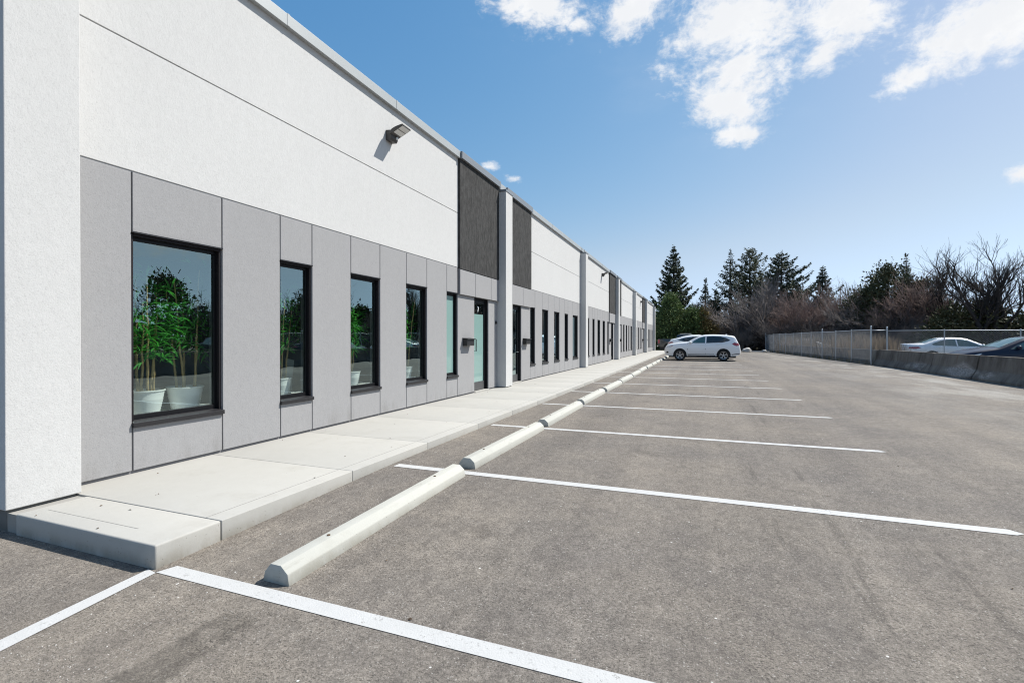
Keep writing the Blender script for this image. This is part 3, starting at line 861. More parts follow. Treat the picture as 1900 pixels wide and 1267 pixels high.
MB_LABELS = ['black mailbox on the grey wall beside the teal glass door numbered 7',
             'black mailbox right of the dark glass door beyond the nearest free pillar',
             'small black mailbox in the third unit, beside its dark door',
             'tiny black mailbox in the fourth unit of the building',
             'tiny dark mailbox in the fifth unit near the far pillars',
             'barely visible dark mailbox in the last unit before the end pillar']
for i, y in enumerate(MAILBOX_Y):
    t = thing('mailbox', MB_LABELS[i], 'mailbox', (WX, y, 1.255), 0, 'black mailboxes beside the doors')
    MB().prism([(0.001, 0), (0.105, 0), (0.115, 0.02), (0.115, 0.145), (0.001, 0.165)], 'y', -0.185, 0.185).build('body', 'mailbox_black', t, bevel=0.005)
    MB().hexa([(0.001, -0.2, 0.168), (0.145, -0.2, 0.146), (0.145, 0.2, 0.146), (0.001, 0.2, 0.168),
               (0.001, -0.2, 0.178), (0.145, -0.2, 0.157), (0.145, 0.2, 0.157), (0.001, 0.2, 0.178)]).build('lid', 'mailbox_black', t, bevel=0.003)
t = thing('doorbell', 'small round black fitting on the grey wall between door 7 and the white pillar', 'doorbell', (WX, 11.56, 1.83))
o = MB().lathe([(0.0, 0.0), (0.042, 0.0), (0.042, 0.02), (0.03, 0.034), (0.0, 0.036)], (0, 0, 0), 18).build('housing', 'mailbox_black', t, smooth=False)
o.rotation_euler = (0, math.pi / 2, 0)
o = MB().lathe([(0.0, 0.036), (0.014, 0.036), (0.012, 0.042), (0.0, 0.043)], (0, 0, 0), 12).build('button', 'trim_black', t)
o.rotation_euler = (0, math.pi / 2, 0)

# ------------------------------------------------------------------ potted bamboo behind the windows
def bamboo(seed, y, label, x=-5.3, h=1.75, n=5, dens=1.0):
    rng = random.Random(seed)
    t = thing('potted_bamboo', label, 'plant', (x, y, 0.607), 0, 'potted bamboo plants behind the nearest windows')
    prof = [(0.0, 0.004), (0.118, 0.0), (0.122, 0.02)]
    for j in range(7):
        z = 0.03 + j * 0.024; r = 0.122 + (0.056) * z / 0.27
        prof += [(r + 0.0016, z), (r, z + 0.012)]
    prof += [(0.172, 0.262), (0.18, 0.266), (0.18, 0.276), (0.172, 0.278), (0.165, 0.25), (0.0, 0.25)]
    smooth_by_angle(MB().lathe(prof, (0, 0, 0), 32).build('pot', 'white_enamel', t), 0.7)
    MB().lathe([(0.166, 0.25), (0.1, 0.258), (0.0, 0.262)], (0, 0, 0), 20).build('soil', 'potting_soil', t)
    LV, LF = [], []
    def leaf(p, d, ln, w):
        d = d.normalized(); side = d.cross(Vector((0, 0, 1)))
        if side.length < 0.05: side = Vector((1, 0, 0))
        side = side.normalized()
        side = (side + Vector((rng.uniform(-.5, .5), rng.uniform(-.5, .5), rng.uniform(-.6, .6)))).normalized()
        pts = []
        pos = p.copy(); dd = d.copy()
        for q, ww in enumerate((0.25, 1.0, 0.85, 0.0)):
            pts += [pos - side * w * ww * 0.5, pos + side * w * ww * 0.5]
            dd = (dd + Vector((0, 0, -0.32))).normalized()
            pos = pos + dd * ln / 3
        o = len(LV); LV.extend(tuple(a) for a in pts)
        for q in range(3):
            LF.append((o + 2 * q, o + 2 * q + 1, o + 2 * q + 3, o + 2 * q + 2))
    for s in range(n):
        a = 6.283 * s / n + rng.uniform(-.4, .4); r0 = rng.uniform(0.04, 0.11)
        base = Vector((r0 * math.cos(a), r0 * math.sin(a), 0.25))
        hh = h * rng.uniform(0.62, 1.0)
        lean = Vector((math.cos(a) * rng.uniform(0, .10), math.sin(a) * rng.uniform(0, .10), 1))
        pts, rad = [], []
        m = int(hh / 0.10)
        for q in range(m + 1):
            u = q / m
            w = Vector((rng.uniform(-.006, .006), rng.uniform(-.006, .006), 0))
            c = base + Vector((lean.x * u * hh, lean.y * u * hh, u * (hh - 0.25))) + w
            rr = 0.0125 * (1 - 0.6 * u)
            pts += [c, c + Vector((0, 0, 0.006))]; rad += [rr, rr * 1.22]
        MB().tube(pts, rad, 7).build('cane', 'bamboo_cane', t, smooth=True)
        for q in range(int(44 * dens)):
            u = rng.uniform(0.30, 1.0)
            c = base + Vector((lean.x * u * hh, lean.y * u * hh, u * (hh - 0.25)))
            b = rng.uniform(0, 6.28)
            out = Vector((math.cos(b), math.sin(b), rng.uniform(0.1, 0.7)))
            L0 = rng.uniform(0.05, 0.26) * (1.1 - 0.3 * u)
            tip = c + out * L0
            tip.x = min(tip.x, 0.13)
            for _ in range(rng.randint(2, 4)):
                dd = (out + Vector((rng.uniform(-.8, .8), rng.uniform(-.8, .8), rng.uniform(-.5, .6))))
                if tip.x > 0.05: dd.x = min(dd.x, 0.15)
                leaf(tip, dd, rng.uniform(0.11, 0.19), rng.uniform(0.013, 0.023))
    f = mesh_obj('foliage', LV, LF, 'bamboo_leaf', t)
    stuff(f)
    return t
bamboo(1, 3.31, 'potted bamboo with several thick canes at the left of the large near window', n=6, h=1.62)
bamboo(2, 3.735, 'potted bamboo in full white pot, right of the pair in the large near window', n=5, h=1.72, dens=1.1)
bamboo(3, 5.00, 'potted bamboo in the first narrow window, beside a leaning white plank', n=5, h=1.72, dens=1.2)
bamboo(4, 6.44, 'potted bamboo in the second narrow window from the large one', n=5, h=1.62, dens=1.2)
bamboo(5, 7.98, 'potted bamboo in the third narrow window, furthest from the pale pillar', n=5, h=1.68, dens=1.3)
t = thing('leaning_plank', 'white plank leaning behind the first narrow window', 'plank', (-5.42, 5.27, 0.607))
o = MB().box(-0.02, 0.02, -0.055, 0.055, 0, 0.52).build('board', 'plank_white', t, bevel=0.003)
o.rotation_euler = (math.radians(-13), math.radians(-6), 0)

# ------------------------------------------------------------------ wheel stops
ORD = ['nearest', 'second', 'third', 'fourth', 'fifth', 'sixth', 'seventh', 'eighth', 'ninth', 'tenth', 'eleventh', 'twelfth', 'thirteenth', 'fourteenth', 'fifteenth', 'sixteenth', 'seventeenth']
random.seed(8)
for i in range(15):
    ya, yb = LINES[i] + (0.11 if i == 0 else 0.15), LINES[i + 1] - 0.10
    if i == 2: yb -= 0.04
    L = yb - ya
    z = gz(ya); slope = (gz(yb) - gz(ya)) / L
    prof = [(-0.105, -0.012), (-0.088, 0.055), (-0.042, 0.108), (0.036, 0.108), (0.086, 0.065), (0.099, -0.012)]
    lab = ('white concrete wheel stop lying nearest the camera, at the sidewalk corner' if i == 0 else
           'white concrete wheel stop, %s in the row counting from the sidewalk corner' % ORD[i])
    if i == 11: lab = 'white concrete wheel stop in front of the white SUV'
    if i == 12: lab = 'white concrete wheel stop in front of the car behind the SUV'
    m = MB().prism([(u, w) for u, w in prof], 'y', 0, L)
    o = m.build('wheel_stop', 'stop_concrete', None, bevel=0.007, seg=2)
    smooth_by_angle(o, 0.5)
    o.location = (-2.245 - (0.02 if i == 3 else 0.0) - 0.006 * min(i, 8) + random.uniform(-0.012, 0.012), ya, z)
    o.rotation_euler = (math.atan(slope), random.uniform(-0.012, 0.012), random.uniform(-0.011, 0.011))
    tag(o, lab, 'wheel stop', 'white wheel stops along the sidewalk')
    for yy in (0.42, L - 0.42):
        MB().lathe([(0.0, 0.1085), (0.011, 0.1085), (0.011, 0.113), (0.0, 0.114)], (0, yy, 0), 10).build('anchor_pin', 'dead_leaf', o)

# ------------------------------------------------------------------ jersey barriers
JERSEY = [(-0.305, -0.01), (-0.305, 0.075), (-0.165, 0.33), (-0.085, 0.80), (0.085, 0.80), (0.165, 0.33), (0.305, 0.075), (0.305, -0.01)]
random.seed(5)
cuts = [3.9, 7.2, 10.5, 13.8, 17.05, 20.46, 23.83, 26.86, 30.25]
def jersey(ya, yb, x, rz, label, dz=0.0):
    mb = MB(); n = 14; prev = None
    vs, fs = [], []
    for q in range(n + 1):
        u = q / n
        for k, (a, b) in enumerate(JERSEY):
            jit = 0.0022 if 0 < q < n else 0.0
            e = 0.02 if q in (0, n) else 0.0
            vs.append((a * (1 - e * 0.6) + random.uniform(-jit, jit), (yb - ya) * (u - 0.5), b * (1 - e * 0.3) + (random.uniform(-jit, jit) if b > 0.05 else 0)))
    m = len(JERSEY)
    for q in range(n):
        for k in range(m):
            fs.append((q * m + k, q * m + (k + 1) % m, (q + 1) * m + (k + 1) % m, (q + 1) * m + k))
    fs += [tuple(range(m - 1, -1, -1)), tuple(n * m + k for k in range(m))]
    o = mesh_obj('concrete_barrier', vs, fs, 'barrier_concrete')
    smooth_by_angle(o, 0.25)
    o.location = (x, (ya + yb) / 2, 0.07 + dz); o.rotation_euler = (0, 0, rz)
    tag(o, label, 'barrier', 'stained concrete barriers along the lot')
    return o
jl = ['stained concrete barrier beyond the right edge, nearest the camera side',
      'stained concrete barrier second along the row towards the fence', 'stained concrete barrier third along the row towards the fence',
      'stained concrete barrier fourth along the row, out past the right edge',
      'dark stained concrete barrier in front of the navy car, nearest piece in view',
      'concrete barrier with the large pale scuff, left of the wide gap',
      'concrete barrier in the middle of the stretch left of the pale scuff',
      'concrete barrier meeting the tall fence post']
for i in range(8):
    gap = 0.035 if i in (4, 5) else 0.012
    jersey(cuts[i] + gap, cuts[i + 1] - gap, 8.64 + random.uniform(-0.015, 0.015), random.uniform(-0.004, 0.004), jl[i])
FA, FB = Vector((8.30, 30.45)), Vector((6.72, 60.0))
fdir = (FB - FA).normalized(); frz = -math.atan2(fdir.x, fdir.y)
for i in range(9):
    s0, s1 = 0.1 + i * 3.25, 0.1 + i * 3.25 + 3.22
    c = FA + fdir * ((s0 + s1) / 2) + Vector((0.42, 0))
    o = jersey(0, s1 - s0, c.x, frz, 'concrete barrier behind the chain link fence, %s from the tall post' % ORD[i].replace('nearest', 'first'), -0.03 if i else 0)
    o.location = (c.x, c.y, 0.05); 

# ------------------------------------------------------------------ chain link fences
def wires(a, b, z0, z1, pitch, r, name, parent):
    """woven wire of a fence run from a to b as thin three-sided bars along both diagonals"""
    a = Vector(a); b = Vector(b); Lr = (b - a).length; d = (b - a) / Lr
    H = z1 - z0
    V, I = [], []
    nrm = np.array((-d.y, d.x, 0.0)); dv = np.array((d.x, d.y, 0.0)); a3 = np.array((a.x, a.y, 0.0))
    for sgn in (1, -1):
        s = -H
        while s < Lr:
            p0s, p1s = (s, s + H) if sgn > 0 else (s + H, s)
            # clip to the run
            t0, t1 = 0.0, 1.0
            ds = p1s - p0s
            for lim, ge in ((0.0, True), (Lr, False)):
                v0 = p0s - lim; v1 = p1s - lim
                if not ge: v0, v1 = -v0, -v1
                if v0 < 0 and v1 < 0: t0, t1 = 1, 0; break
                if v0 < 0: t0 = max(t0, -v0 / (v1 - v0))
                if v1 < 0: t1 = min(t1, v0 / (v0 - v1))
            if t1 - t0 > 0.02:
                q0 = a3 + dv * (p0s + ds * t0); q0[2] = z0 + H * t0
                q1 = a3 + dv * (p0s + ds * t1); q1[2] = z0 + H * t1
                along = (q1 - q0) / np.linalg.norm(q1 - q0)
                side = np.cross(along, nrm)
                off = nrm * (r * 0.9 * sgn)
                o = len(V)
                for q in (q0, q1):
                    V += [q + off + side * r, q + off - side * r, q + off + nrm * r * 1.5]
                I += [(o, o + 1, o + 4, o + 3), (o + 1, o + 2, o + 5, o + 4), (o + 2, o, o + 3, o + 5)]
            s += pitch
    return stuff(np_mesh(name, V, 4, I, 'galvanised_wire', parent))

def fence(name, label, a, b, posts, tall, z0, zt, rail_mid=None, pitch=0.10, wire=0.0038, low=None):
    a = Vector(a); b = Vector(b); d = (b - a).normalized()
    t = thing(name, label, 'fence', (0, 0, 0))
    for s in posts:
        p = a + d * s
        tl = s in tall
        r = 0.038 if tl else 0.026
        top = zt + (0.17 if tl else 0.015)
        P = MB().lathe([(r, z0 - 0.1 if low is None else low), (r, top)], (p.x, p.y, 0), 12).build('post', 'galvanised', t, smooth=True)
        MB().lathe([(r * 1.1, top - 0.03), (r * 1.12, top), (r * 0.8, top + 0.03), (0.0, top + 0.045)], (p.x, p.y, 0), 12).build('post_cap', 'galvanised', P, smooth=True)
    L = (b - a).length
    pts = []
    for q in range(int(L / 3) + 2):
        s = min(L, q * 3.0); p = a + d * s
        pts.append((p.x, p.y, zt - 0.012 + 0.012 * math.sin(q * 1.9)))
    MB().tube(pts, 0.021, 8).build('top_rail', 'galvanised', t, smooth=True)
    wires(a, b, z0, zt - 0.02, pitch, wire, 'wire_mesh', t)
    for zz in ([z0 + 0.03] + ([rail_mid] if rail_mid else [])):
        MB().tube([(a.x, a.y, zz), (b.x, b.y, zz)], 0.006, 5).build('tension_wire', 'galvanised', t)
    return t
LF = (FB - FA).length
fence('chain_link_fence', 'long chain link fence receding along the lot to the far trees', FA, FB,
      [0, 2.9, 5.7, 8.6, 11.4, 14.2, 17.0, 19.8, 22.6, 25.4, LF], (0, 8.6, LF), 0.09, 1.9, rail_mid=0.86)
FX0 = Vector((9.12, 30.9)); FX1 = Vector((27.0, 30.9))
fence('chain_link_fence', 'chain link fence running right from the corner post in front of the silver sedan', FX0, FX1,
      [0, 2.4, 5.35, 8.3, 11.2, 14.1, 17.0], (0,), 0.12, 1.86, rail_mid=None, pitch=0.105, wire=0.0042)
fence('chain_link_fence', 'short chain link piece between the two tall posts', FA, FX0, [], (), 0.12, 1.88, rail_mid=None)

# ------------------------------------------------------------------ cars
def pchip(pts):
    xs = np.array([p[0] for p in pts], float); zs = np.array([p[1] for p in pts], float)
    h = np.diff(xs); dl = np.diff(zs) / h
    m = np.zeros(len(xs))
    for i in range(1, len(xs) - 1):
        if dl[i - 1] * dl[i] > 0:
            w1, w2 = 2 * h[i] + h[i - 1], h[i] + 2 * h[i - 1]
            m[i] = (w1 + w2) / (w1 / dl[i - 1] + w2 / dl[i])
    m[0], m[-1] = dl[0], dl[-1]
    def f(x):
        x = min(max(x, xs[0]), xs[-1])
        i = min(max(int(np.searchsorted(xs, x) - 1), 0), len(h) - 1)
        t = (x - xs[i]) / h[i]
        return float((2*t**3 - 3*t*t + 1) * zs[i] + (t**3 - 2*t*t + t) * h[i] * m[i] + (-2*t**3 + 3*t*t) * zs[i+1] + (t**3 - t*t) * h[i] * m[i+1])
    return f

def car(name, label, cat, loc, rz, spec, paint):
    """car built along local +x from nose (0) to tail (L); spec gives its side outline"""
    L, Wd = spec['L'], spec['W']
    top = pchip(spec['top']); belt = pchip(spec['belt'])
    zb0 = spec['zb']; wr = spec['wr']; ar = wr * spec.get('arch', 1.17)
    nose = pchip(spec.get('nose', [(0, 0.10), (0.25, 0.03), (0.6, 0.0), (3, 0)]))
    t = thing(name, label, cat, loc, rz)
    off = Vector((-L / 2, 0, 0))
    def zbot(x):
        z = zb0 + 0.10 * math.exp(-x / 0.18) + 0.14 * math.exp(-(L - x) / 0.2)
        for wx in spec['wheels']:
            dxx = abs(x - wx)
            if dxx < ar: z = max(z, wr + math.sqrt(ar * ar - dxx * dxx))
        return z
    def hw(x, z):
        pl = 1 - 0.27 * math.exp(-x / 0.20) - 0.22 * math.exp(-(L - x) / 0.16) - 0.03 * abs(2 * x / L - 1) ** 3
        zbel = belt(x)
        if z < zbel:
            s = (z - zb0) / max(0.05, zbel - zb0)
            f = 1 - 0.075 * max(0, 0.62 - s) ** 2 / 0.38 - 0.05 * max(0, s - 0.62) ** 2 / 0.14
            w = Wd / 2 * f
        else:
            w = Wd / 2 * 0.95 - spec.get('tumble', 0.36) * (z - zbel)
        w *= pl
        zt = top(x); r = 0.075
        if z > zt - r:
            u = min(1, (z - (zt - r)) / r)
            w -= 0.075 * (1 - math.sqrt(max(0, 1 - u * u * 0.96)))
        return max(0.05, w)
    xs = sorted(set([0.0, 0.015, 0.04, 0.08, 0.13, L - 0.015, L - 0.04, L - 0.08, L] + [L * i / 64 for i in range(65)] +
                    [wx + ar * math.cos(math.pi * q / 24) for wx in spec['wheels'] for q in range(25)] + [p[0] for p in spec['top']]))
    xs = [x for x in xs if 0 <= x <= L]
    NZ = 16
    vs, fs = [], []
    lev = [1 - (1 - q / (NZ - 1)) ** 1.5 for q in range(NZ)]
    for sgn in (1, -1):
        o = len(vs)
        for x in xs:
            a, b = zbot(x), top(x)
            a = min(a, b - 0.03)
            for q in lev:
                z = a + (b - a) * q
                vs.append((x, sgn * hw(x, z), z))
        for i in range(len(xs) - 1):
            for q in range(NZ - 1):
                f = (o + i * NZ + q, o + (i + 1) * NZ + q, o + (i + 1) * NZ + q + 1, o + i * NZ + q + 1)
                fs.append(f if sgn < 0 else f[::-1])
    NY = 9
    def crown(u): return 0.035 * (1 - u * u)
    o = len(vs)
    for x in xs:
        w = hw(x, top(x))
        for q in range(NY):
            u = -1 + 2 * q / (NY - 1)
            vs.append((x, u * w, top(x) + crown(u)))
    for i in range(len(xs) - 1):
        for q in range(NY - 1):
            fs.append((o + i * NY + q, o + (i + 1) * NY + q, o + (i + 1) * NY + q + 1, o + i * NY + q + 1))
    for x in (0.0, L):                       # nose and tail faces, bowed outward
        o = len(vs); a, b = zbot(x), top(x)
        for q in lev:
            z = a + (b - a) * q
            for k in range(NY):
                u = -1 + 2 * k / (NY - 1)
                bow = 0.09 * (1 - u * u) * (1 - 0.5 * abs(2 * q - 1))
                vs.append((x + (-bow if x == 0 else bow), u * hw(x, z), z + (crown(u) if q == 1 else 0)))
        for q in range(NZ - 1):
            for k in range(NY - 1):
                f = (o + q * NY + k, o + q * NY + k + 1, o + (q + 1) * NY + k + 1, o + (q + 1) * NY + k)
                fs.append(f if x > 0 else f[::-1])
    me = bpy.data.meshes.new('body'); me.from_pydata(vs, [], fs)
    bm = bmesh.new(); bm.from_mesh(me)
    bmesh.ops.remove_doubles(bm, verts=bm.verts, dist=0.0008)
    bmesh.ops.recalc_face_normals(bm, faces=bm.faces)
    for e in bm.edges:
        if len(e.link_faces) != 2 or e.calc_face_angle(0) > 0.75: e.smooth = False
    bm.to_mesh(me); bm.free()
    body = obj('body', me, paint, t, True); body.location = off

    def patch(poly, sgn, o_, name, mat, parent, rows=5, colsn=22):
        xa = min(p[0] for p in poly); xb = max(p[0] for p in poly)
        V, Fc = [], []
        n = len(poly)
        kn = sorted(set([xa + (xb - xa) * i / colsn for i in range(colsn + 1)] + [p[0] for p in poly]))
        for x in kn:
            zz = []
            for i in range(n):
                (x0, z0), (x1, z1) = poly[i], poly[(i + 1) % n]
                if x0 == x1:
                    if abs(x - x0) < 1e-6: zz += [z0, z1]
                elif min(x0, x1) - 1e-6 <= x <= max(x0, x1) + 1e-6:
                    zz.append(z0 + (z1 - z0) * (x - x0) / (x1 - x0))
            a, b = min(zz), max(zz)
            a = min(b - 0.004, max(a, zbot(x) + 0.012))
            for q in range(rows):
                z = a + (b - a) * q / (rows - 1)
                V.append((x, sgn * (hw(x, z) + o_), z))
        for i in range(len(kn) - 1):
            for q in range(rows - 1):
                f = (i * rows + q, (i + 1) * rows + q, (i + 1) * rows + q + 1, i * rows + q + 1)
                Fc.append(f if sgn < 0 else f[::-1])
        ob = mesh_obj(name, V, Fc, mat, parent, True)
        if parent is t: ob.location = off
        return ob
    def strip(pts, sgn, o_, w, name, mat, parent):
        V, Fc = [], []
        pts = [(x, max(z, zbot(x) + 0.02)) for x, z in pts]
        for i, (x, z) in enumerate(pts):
            x0, z0 = pts[max(0, i - 1)]; x1, z1 = pts[min(len(pts) - 1, i + 1)]
            d = Vector((x1 - x0, z1 - z0)).normalized(); nrm = Vector((-d.y, d.x)) * w / 2
            for s in (-1, 1):
                xx, zz = x + nrm.x * s, z + nrm.y * s
                V.append((xx, sgn * (hw(xx, zz) + o_), zz))
        for i in range(len(pts) - 1):
            f = (2 * i, 2 * i + 2, 2 * i + 3, 2 * i + 1)
            Fc.append(f if sgn < 0 else f[::-1])
        ob = mesh_obj(name, V, Fc, mat, parent, True)
        if parent is t: ob.location = off
        return ob
    for sgn in (1, -1):
        for poly in spec['windows']:
            patch(poly, sgn, 0.005, 'side_window', spec.get('glass', 'car_glass'), t)
        if spec.get('pillar_trim'): patch(spec['pillar_trim'], sgn, 0.003, 'window_surround', 'trim_black', t, 5, 40)
        for dpoly in spec.get('doors', []):
            dd = patch(dpoly['poly'], sgn, 0.004, 'door', paint, t, 8, 14)
            strip(dpoly['seam'], sgn, 0.0055, 0.020, 'seam', 'seam_dark', dd)
            hx, hz = dpoly['handle']
            yb = sgn * (hw(hx, hz) + 0.02)
            MB().box(hx - 0.10, hx + 0.10, yb - 0.016, yb + 0.016, hz - 0.014, hz + 0.014).build('handle', paint, dd, bevel=0.006)
        if 'headlight' in spec: patch(spec['headlight'], sgn, 0.006, 'headlight', 'lens_clear', t)
        if 'marker' in spec: patch(spec['marker'], sgn, 0.008, 'side_marker', 'lens_amber', t)
        if 'taillight' in spec: patch(spec['taillight'], sgn, 0.008, 'taillight', 'lens_red', t)
        if 'fog' in spec: patch(spec['fog'], sgn, 0.006, 'fog_lamp', 'trim_black', t)
        if 'sill' in spec: patch(spec['sill'], sgn, 0.006, 'rocker_trim', 'trim_black', t)
        if 'rear_trim' in spec: patch(spec['rear_trim'], sgn, 0.008, 'bumper_trim', 'trim_black', t)
        # mirror
        mx, mz = spec['mirror']
        yb = sgn * (hw(mx, mz) + 0.10)
        mo = MB().lathe([(0.001, -0.12), (0.06, -0.10), (0.085, -0.02), (0.08, 0.06), (0.05, 0.10), (0.001, 0.11)], (0, 0, 0), 14, axis='y').build('mirror', spec.get('mirror_mat', paint), t, True)
        mo.location = (mx - L / 2, yb, mz); mo.scale = (0.9, 0.85, 0.95)
        MB().box(-0.03, 0.03, -0.14 if sgn > 0 else 0.06, -0.06 if sgn > 0 else 0.14, -0.07, -0.03).build('mirror_arm', 'trim_black', mo)
        # wheels
        for wx in spec['wheels']:
            yc = sgn * (Wd / 2 - 0.125)
            wh = MB().lathe([(wr * 0.66, -0.105), (wr * 0.93, -0.105), (wr, -0.07), (wr, 0.07), (wr * 0.93, 0.105), (wr * 0.66, 0.105), (wr * 0.62, 0.04), (wr * 0.62, -0.04)], (0, 0, 0), 36, axis='y', close=True)
            w = wh.build('wheel', 'tyre_rubber', t, True); w.location = (wx - L / 2, yc, wr)
            smooth_by_angle(w, 0.5)
            rm = MB().lathe([(wr * 0.60, 0.09 * sgn), (wr * 0.67, 0.10 * sgn), (wr * 0.67, 0.085 * sgn), (wr * 0.60, 0.05 * sgn)], (0, 0, 0), 36, axis='y', close=True)
            rm.lathe([(0.0, 0.085 * sgn), (0.045, 0.08 * sgn), (0.06, 0.06 * sgn)], (0, 0, 0), 16, axis='y')
            for s in range(5):
                for d2 in (-0.16, 0.16):
                    a = 2 * math.pi * s / 5 + 0.3
                    p0 = Vector((math.cos(a + d2 * 0.6), 0, math.sin(a + d2 * 0.6))) * 0.045; p1 = Vector((math.cos(a + d2), 0, math.sin(a + d2))) * wr * 0.63
                    q = Vector((-math.sin(a), 0, math.cos(a)))
                    y0, y1 = 0.078 * sgn, 0.088 * sgn
                    pts = [p0 - q * 0.014, p1 - q * 0.016, p1 + q * 0.016, p0 + q * 0.014]
                    rm.add([(p.x, y0 * 0.7, p.z) for p in pts] + [(p.x, y0 if j in (0, 3) else y1, p.z) for j, p in enumerate(pts)],
                           [(3, 2, 1, 0), (4, 5, 6, 7), (0, 1, 5, 4), (1, 2, 6, 5), (2, 3, 7, 6), (3, 0, 4, 7)])
            rm.build('rim', 'rim_alloy', w)
            MB().lathe([(0.0, 0.0), (wr * 0.64, 0.0), (wr * 0.64, 0.01), (0.0, 0.01)], (0, 0.02 * sgn, 0), 24, axis='y').build('rim_shadow_disc', 'rim_shadow', w)  # near-black disc, painted shade of the hollow behind the spokes
    def top_patch(x0, x1, inset0, inset1, name, mat, dz=0.007):
        V, Fc = [], []
        n = 14; NYp = 9
        for i in range(n + 1):
            x = x0 + (x1 - x0) * i / n
            w = hw(x, top(x) ) - (inset0 + (inset1 - inset0) * i / n)
            W0 = hw(x, top(x))
            for q in range(NYp):
                u = (-1 + 2 * q / (NYp - 1))
                V.append((x, u * w, top(x) + crown(u * w / W0) + dz))
        for i in range(n):
            for q in range(NYp - 1):
                Fc.append((i * NYp + q, (i + 1) * NYp + q, (i + 1) * NYp + q + 1, i * NYp + q + 1))
        ob = mesh_obj(name, V, Fc, mat, t, True); ob.location = off
        return ob
    if 'windshield' in spec: top_patch(*spec['windshield'], 0.03, 0.03, 'windshield', spec.get('glass_top', 'car_glass'))
    if 'rear_glass' in spec: top_patch(*spec['rear_glass'], 0.05, 0.06, 'rear_window', spec.get('glass_top', 'car_glass'))
    ub = MB().box(0.25, L - 0.25, -Wd / 2 + 0.27, Wd / 2 - 0.27, 0.2, 0.72).build('underbody', 'trim_black', t); ub.location = off
    for extra in spec.get('extra', []): extra(t, off, hw, top)
    return t

def door_spec(x0, x1, z0, zbelt0, zbelt1, handle):
    return dict(poly=[(x0, z0), (x1, z0), (x1, zbelt1), (x0, zbelt0)],
                seam=[(x0, zbelt0), (x0, (zbelt0 + z0) / 2), (x0, z0), ((x0 + x1) / 2, z0), (x1, z0), (x1, (zbelt1 + z0) / 2), (x1, zbelt1)], handle=handle)

def fin(x):
    def f(t, off, hw, top):
        z = top(x) + 0.03
        o = MB().prism([(x - 0.09, z), (x + 0.07, z), (x + 0.06, z + 0.06), (x + 0.02, z + 0.055)], 'y', -0.015, 0.015).build('antenna_fin', 'paint_white', t, bevel=0.004); o.location = off
    return f

SUV = dict(L=4.55, W=1.86, zb=0.29, wr=0.355, wheels=(0.95, 3.57), tumble=0.42,
    top=[(0, 0.74), (0.06, 0.88), (0.22, 0.985), (0.6, 1.07), (1.0, 1.12), (1.38, 1.155), (1.8, 1.36), (2.15, 1.515), (2.55, 1.59), (2.95, 1.605), (3.5, 1.585), (4.0, 1.535), (4.22, 1.49), (4.34, 1.30), (4.45, 1.08), (4.53, 0.92), (4.55, 0.78)],
    belt=[(0, 0.9), (1.2, 1.05), (1.7, 1.08), (3.0, 1.12), (4.0, 1.17), (4.55, 1.0)],
    windows=[[(1.66, 1.10), (1.80, 1.225), (2.12, 1.41), (2.40, 1.485), (2.50, 1.497), (2.47, 1.10)],
             [(2.55, 1.10), (2.58, 1.50), (2.95, 1.512), (3.4, 1.495), (3.72, 1.42), (3.98, 1.275), (3.9, 1.235), (3.5, 1.135)]],
    doors=[door_spec(1.42, 2.51, 0.42, 1.06, 1.075, (2.30, 0.98)), door_spec(2.515, 3.42, 0.42, 1.075, 1.11, (3.24, 1.00))],
    headlight=[(0.10, 0.80), (0.12, 0.86), (0.34, 0.93), (0.54, 0.95), (0.42, 0.86), (0.26, 0.80)],
    marker=[(0.36, 0.86), (0.40, 0.90), (0.54, 0.945), (0.44, 0.87)],
    fog=[(0.10, 0.46), (0.10, 0.58), (0.22, 0.57), (0.24, 0.48)],
    taillight=[(4.06, 1.06), (4.20, 1.13), (4.43, 1.10), (4.49, 0.95), (4.30, 0.92), (4.14, 0.99)],
    sill=[(1.42, 0.30), (1.42, 0.36), (3.1, 0.36), (3.1, 0.30)], rear_trim=[(4.05, 0.38), (4.05, 0.42), (4.52, 0.49), (4.52, 0.45)],
    mirror=(1.60, 1.14), windshield=(1.42, 2.13), rear_glass=(4.24, 4.42), glass='car_glass_pale', extra=[fin(3.75)])
SUV['pillar_trim'] = None
suv = car('white_suv', 'white SUV parked nose to the wheel stops, seen side on', 'car', (0.09, 33.12, 0.07), 0, SUV, 'paint_white')
suv.scale = (0.955, 1, 1)
for o in suv.children:                                    # rear side glass is privacy dark
    if o.name.startswith('side_window') and max(v.co.x for v in o.data.vertices) > 3: o.data.materials[0] = MATS['car_glass']

